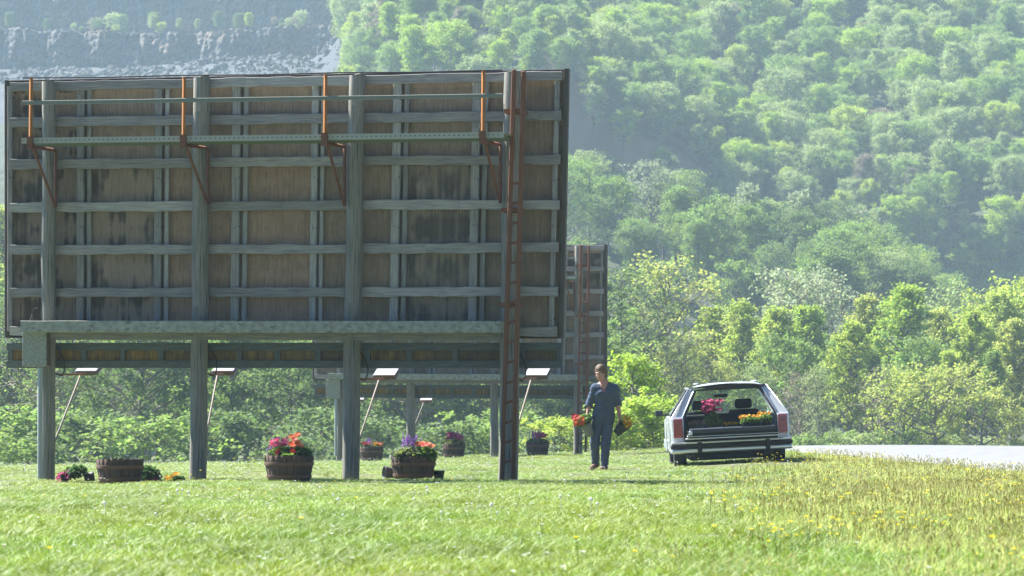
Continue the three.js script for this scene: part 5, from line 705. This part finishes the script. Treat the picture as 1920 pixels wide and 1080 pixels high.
[-0.32, -0.245, -0.17].forEach((x, i) => pot(['magenta pot standing on the tailgate edge, nearest the dark green tub', 'middle magenta pot of three on the tailgate edge', 'magenta pot on the tailgate edge, nearest the marigolds'][i], inCar(x, 0.64, -0.12 + 0.03 * i), 0.036, 0.065, potMat(0.38, 0.07, 0.26), carTurn, 'magenta pots in the wagon'));
function tray(label, x, w, n, seed, y, k, z) {
  const t = thing('nursery_tray', label + ' tray', 'tray', 'black nursery trays in the wagon'); part('base', rbx(w, 0.012, 0.2), std(0.012, 0.012, 0.013, 0.6), t); const m = Math.max(2, Math.round(w / 0.09)); for (let i = 0; i < m; i++) for (let j = 0; j < 2; j++) { const g = potGeo(0.04, 0.07); g.translate(-w / 2 + w * (i + 0.5) / m, 0.006, (j - 0.5) * 0.09); part('cell_pot', g, std(0.014, 0.014, 0.015, 0.6), t); }
  t.position.copy(inCar(x, y, z)); t.rotation.set(...carTurn); shade(t);
  const r = rng(seed), bl = []; for (let i = 0; i < n; i++) bl.push(['pom', r() < 0.6 ? 'gold' : 'yellow', [(r() - 0.5) * w * 1.1, 0.07 + 0.05 * r() + k, (r() - 0.5) * 0.2], 0.5 + 0.5 * r()]);
  flowers('marigolds', label, inCar(x, y + 0.06, z), { seed, turn: carTurn, sx: w / 0.24, leaves: { n: 420, rad: 0.13, h: 0.1 + k, leaf: 0.045, tint: seed > 41 ? 'fresh' : 'dark' }, blooms: bl }, cargo);
}
tray('low orange marigolds in the middle of the wagon floor', 0.0, 0.28, 12, 41, 0.595, 0.0, -0.5);
tray('bright yellow marigolds near the open tail of the wagon', 0.32, 0.3, 15, 42, 0.70, 0.0, 0.12);
tray('yellow marigolds beside the right tail lamp inside the wagon', 0.58, 0.2, 12, 43, 0.70, 0.03, 0.1);
// ---------- meadow ----------
function bladeInto(b, r, x, z, h, w, bend, col) {
  const a = r() * 6.283, ca = Math.cos(a), sa = Math.sin(a), ba = r() * 6.283, bx = Math.cos(ba) * bend * h, bz = Math.sin(ba) * bend * h;
  const p = [[0, 1], [0.4, 0.85], [0.75, 0.5], [1, 0.06]].map(([t, k]) => { const X = x + bx * t * t, Y = h * t * (1 - 0.25 * bend * t), Z = z + bz * t * t; return [b.v(X - ca * w * k, Y, Z - sa * w * k, 0, t, col), b.v(X + ca * w * k, Y, Z + sa * w * k, 1, t, col)]; });
  for (let i = 1; i < 4; i++) b.q(p[i - 1][0], p[i - 1][1], p[i][1], p[i][0]);
}
function tuft(seed, o) {
  const r = rng(seed), b = new Bag();
  for (let i = 0; i < o.n; i++) {
    const a = r() * 6.283, q = Math.sqrt(r()) * o.rad, j = 0.75 + 0.5 * r(), dry = r() < (o.dry ?? 0.06), c = dry ? [1.25 * j, 1.05 * j, 1.3 * j] : [j * (0.85 + 0.35 * r()), j, j * (0.7 + 0.5 * r())];
    bladeInto(b, r, Math.cos(a) * q, Math.sin(a) * q, o.h * (0.45 + 0.75 * r()), o.w * (0.7 + 0.6 * r()), o.bend * (0.3 + r()), c);
  }
  if (o.seeds) for (let i = 0; i < o.seeds; i++) {   // seed heads on thin stalks
    const a = r() * 6.283, q = Math.sqrt(r()) * o.rad, x = Math.cos(a) * q, z = Math.sin(a) * q, h = o.h * (1.1 + 0.7 * r()), lx = (r() - 0.3) * 0.3 * h, lz = (r() - 0.5) * 0.2 * h, c = [1.0, 0.8, 0.9];
    tubeInto(b, [V(x, 0, z), V(x + lx * 0.4, h * 0.6, z + lz * 0.4), V(x + lx, h, z + lz)], [0.0014, 0.0012, 0.0008], 3, false, c);
    tubeInto(b, [V(x + lx * 0.9, h * 0.95, z + lz * 0.9), V(x + lx, h * 1.02, z + lz), V(x + lx * 1.25, h * 1.13, z + lz * 1.2)], [0.001, 0.0055, 0.001], 4, false, c);
  }
  return b.geo();
}
const grassMat = leafMat(0.325, 0.46, 0.038, 0.55); grassMat.specularIntensity = 0.7; grassMat.roughness = 0.6;
const dryMat = leafMat(0.48, 0.56, 0.17, 0.55);
{
  const r = rng(31), kinds = [
    ...[1, 2, 3].map((s) => ({ g: tuft(s, { n: 34, rad: 0.15, h: 0.10, w: 0.0032, bend: 0.9 }), m: grassMat, l: [] })),
    ...[4, 5].map((s) => ({ g: tuft(s, { n: 46, rad: 0.15, h: 0.15, w: 0.0034, bend: 1.0 }), m: grassMat, l: [] })),
    ...[6, 7].map((s) => ({ g: tuft(s, { n: 30, rad: 0.16, h: 0.13, w: 0.003, bend: 0.9, dry: 0.3, seeds: 6 }), m: dryMat, l: [] })),
  ];
  for (let d = 13.5; d < 100; d += 0) {
    const step = mix(0.15, 0.34, sstep(18, 80, d)), half = 0.1455 * d * 1.22 + 0.6;
    for (let x = -half; x < half; x += step) {
      const X = x + (r() - 0.5) * step * 1.6, D = d + (r() - 0.5) * step * 1.6;
      if (X > roadL - 0.12 + 0.1 * N2(D, 2)) continue;
      if (keepOut.some(([a, b, c]) => Math.hypot(X - a, D - b) < c)) continue;
      const e = vergeEdge(D) + 0.3 + 0.5 * N2(X * 0.5, D * 0.12) + (r() + r() - 1) * 1.7, verge = X > e && r() < mix(0.3, 0.88, sstep(-0.2, 2.2, X - e - Math.max(0, 30 - D) * 0.03));
      const lush = fbm(X * 0.45, D * 0.16, 3), s = (mix(0.85, 1.5, sstep(18, 80, D))) * (0.75 + 0.5 * r());
      if (Math.hypot((X - 3.6) / 1.6, (D - 57.2) / 1.6) < 0.8 + 0.5 * r() && r() < 0.75) continue;    // worn ground behind the car
      const k = verge ? 5 + Math.floor(r() * 2) : lush > 0.2 || r() < 0.05 ? 3 + Math.floor(r() * 2) : Math.floor(r() * 3);
      const tone = verge ? 0.85 + 0.3 * r() : (lush > 0.2 ? 0.8 : 1.0) * (0.85 + 0.3 * r()), yel = verge ? 1 : 1 + 0.22 * fbm(X * 0.2 + 7, D * 0.1, 3);
      kinds[k].l.push([X, D, s, s * (verge ? mix(0.8, 1.15, r()) * mix(0.8, 0.6, sstep(18, 45, D)) * mix(1, 0.7, sstep(3.5, 5.5, X)) : mix(0.6, 0.3, sstep(20, 46, D))), r() * 6.283, tone * yel, tone, tone]);
    }
    d += step * mix(1, 2.2, sstep(20, 90, d));
  }
  const M = new THREE.Matrix4(), Q = new THREE.Quaternion(), yUp = V(0, 1, 0), c = new THREE.Color();
  const lawn = group('meadow_grass'), verge = group('verge_grass');
  lawn.userData = { kind: 'stuff', label: 'short bright green meadow grass', category: 'grass' }; verge.userData = { kind: 'stuff', label: 'taller dry yellowish grass with seed heads along the road', category: 'grass' };
  kinds.forEach((k, i) => {
    const im = new THREE.InstancedMesh(k.g, k.m, k.l.length); im.name = 'tufts'; im.userData.kind = 'stuff';
    k.l.forEach(([x, d, s, sy, a, tr, tg, tb], j) => { M.compose(V(x, fieldH(x, d) - 0.006, -d), Q.setFromAxisAngle(yUp, a), V(s, sy, s)); im.setMatrixAt(j, M); im.setColorAt(j, c.setRGB(tr, tg, tb)); });
    (i > 4 ? verge : lawn).add(im); im.castShadow = im.receiveShadow = true;
  });
  scene.add(lawn, verge);
  console.log('tufts', kinds.map((k) => k.l.length).join(' '));
  // small wild flowers
  const flowerHead = (petal, n, R, y, seed) => { const b = new Bag(), q = rng(seed); tubeInto(b, [V(0, 0, 0), V(0.008, y * 0.6, 0.004), V(0.012, y, 0)], [0.0015, 0.0012, 0.001], 3, false, [0.12, 0.2, 0.03]); for (let i = 0; i < n; i++) { const a = i / n * 6.283; const c = b.v(0.012, y, 0, 0, 0, petal), p1 = b.v(0.012 + Math.cos(a - 0.5) * R * 0.7, y + R * 0.35 * q(), Math.sin(a - 0.5) * R * 0.7, 0, 0, petal), p2 = b.v(0.012 + Math.cos(a) * R, y + R * 0.5, Math.sin(a) * R, 0, 0, petal), p3 = b.v(0.012 + Math.cos(a + 0.5) * R * 0.7, y + R * 0.35 * q(), Math.sin(a + 0.5) * R * 0.7, 0, 0, petal); b.q(c, p1, p2, p3); } return b.geo(); };
  const clock = (y) => { const g = new THREE.IcosahedronGeometry(0.011, 1); g.translate(0, y, 0); const b = new Bag(); tubeInto(b, [V(0, 0, 0), V(0, y, 0)], [0.0016, 0.0016], 3, false); const g2 = b.geo().toNonIndexed(); const n = g.toNonIndexed ? (g.index ? g.toNonIndexed() : g) : g; return mergeGeometries([n, g2]); };
  const fm = leafMat(1, 1, 1, 0.3), white = phy(0.78, 0.78, 0.72, 0.9, { transmission: 0.35, thickness: 0, side: THREE.DoubleSide });
  const put = (name, label, geo, mat, list) => { const im = new THREE.InstancedMesh(geo, mat, list.length); im.name = name; im.userData = { kind: 'stuff', label, category: 'wildflowers' }; list.forEach(([x, d, s], j) => { M.compose(V(x, fieldH(x, d), -d), Q.setFromAxisAngle(yUp, r() * 6.283), V(s, s, s)); im.setMatrixAt(j, M); }); im.castShadow = im.receiveShadow = true; scene.add(im); };
  const pick = (n, fn) => { const l = []; for (let i = 0; i < n * 40 && l.length < n; i++) { const d = 14 + 76 * Math.pow(r(), 0.8), x = (r() - 0.5) * 0.31 * d; if (x < roadL - 0.3 && fn(x, d)) l.push([x, d, 0.8 + 0.6 * r()]); } return l; };
  put('yellow_wildflowers', 'tiny yellow flowers scattered in the verge and meadow', flowerHead([0.8, 0.66, 0.02], 6, 0.0125, 0.13, 1), fm, [...pick(620, (x, d) => x > vergeEdge(d) - 0.6 && fbm(x * 0.8 + 3, d * 0.3, 2) > 0.12), ...pick(110, (x, d) => x < vergeEdge(d) && fbm(x * 0.6, d * 0.3 + 9, 2) > 0.1)]);
  put('clover_flowers', 'white clover heads scattered through the meadow', flowerHead([0.7, 0.7, 0.66], 7, 0.011, 0.06, 2), fm, pick(1500, (x, d) => x < vergeEdge(d) && (d > 48 || r() < 0.4) && fbm(x * 0.3 + 5, d * 0.1, 2) > -0.1));
  put('seed_clocks', 'round white seed heads standing in the meadow grass', clock(0.08), white, pick(150, (x, d) => d > 24 && x < vergeEdge(d) + 0.5));
}
renderer.render(scene, camera);
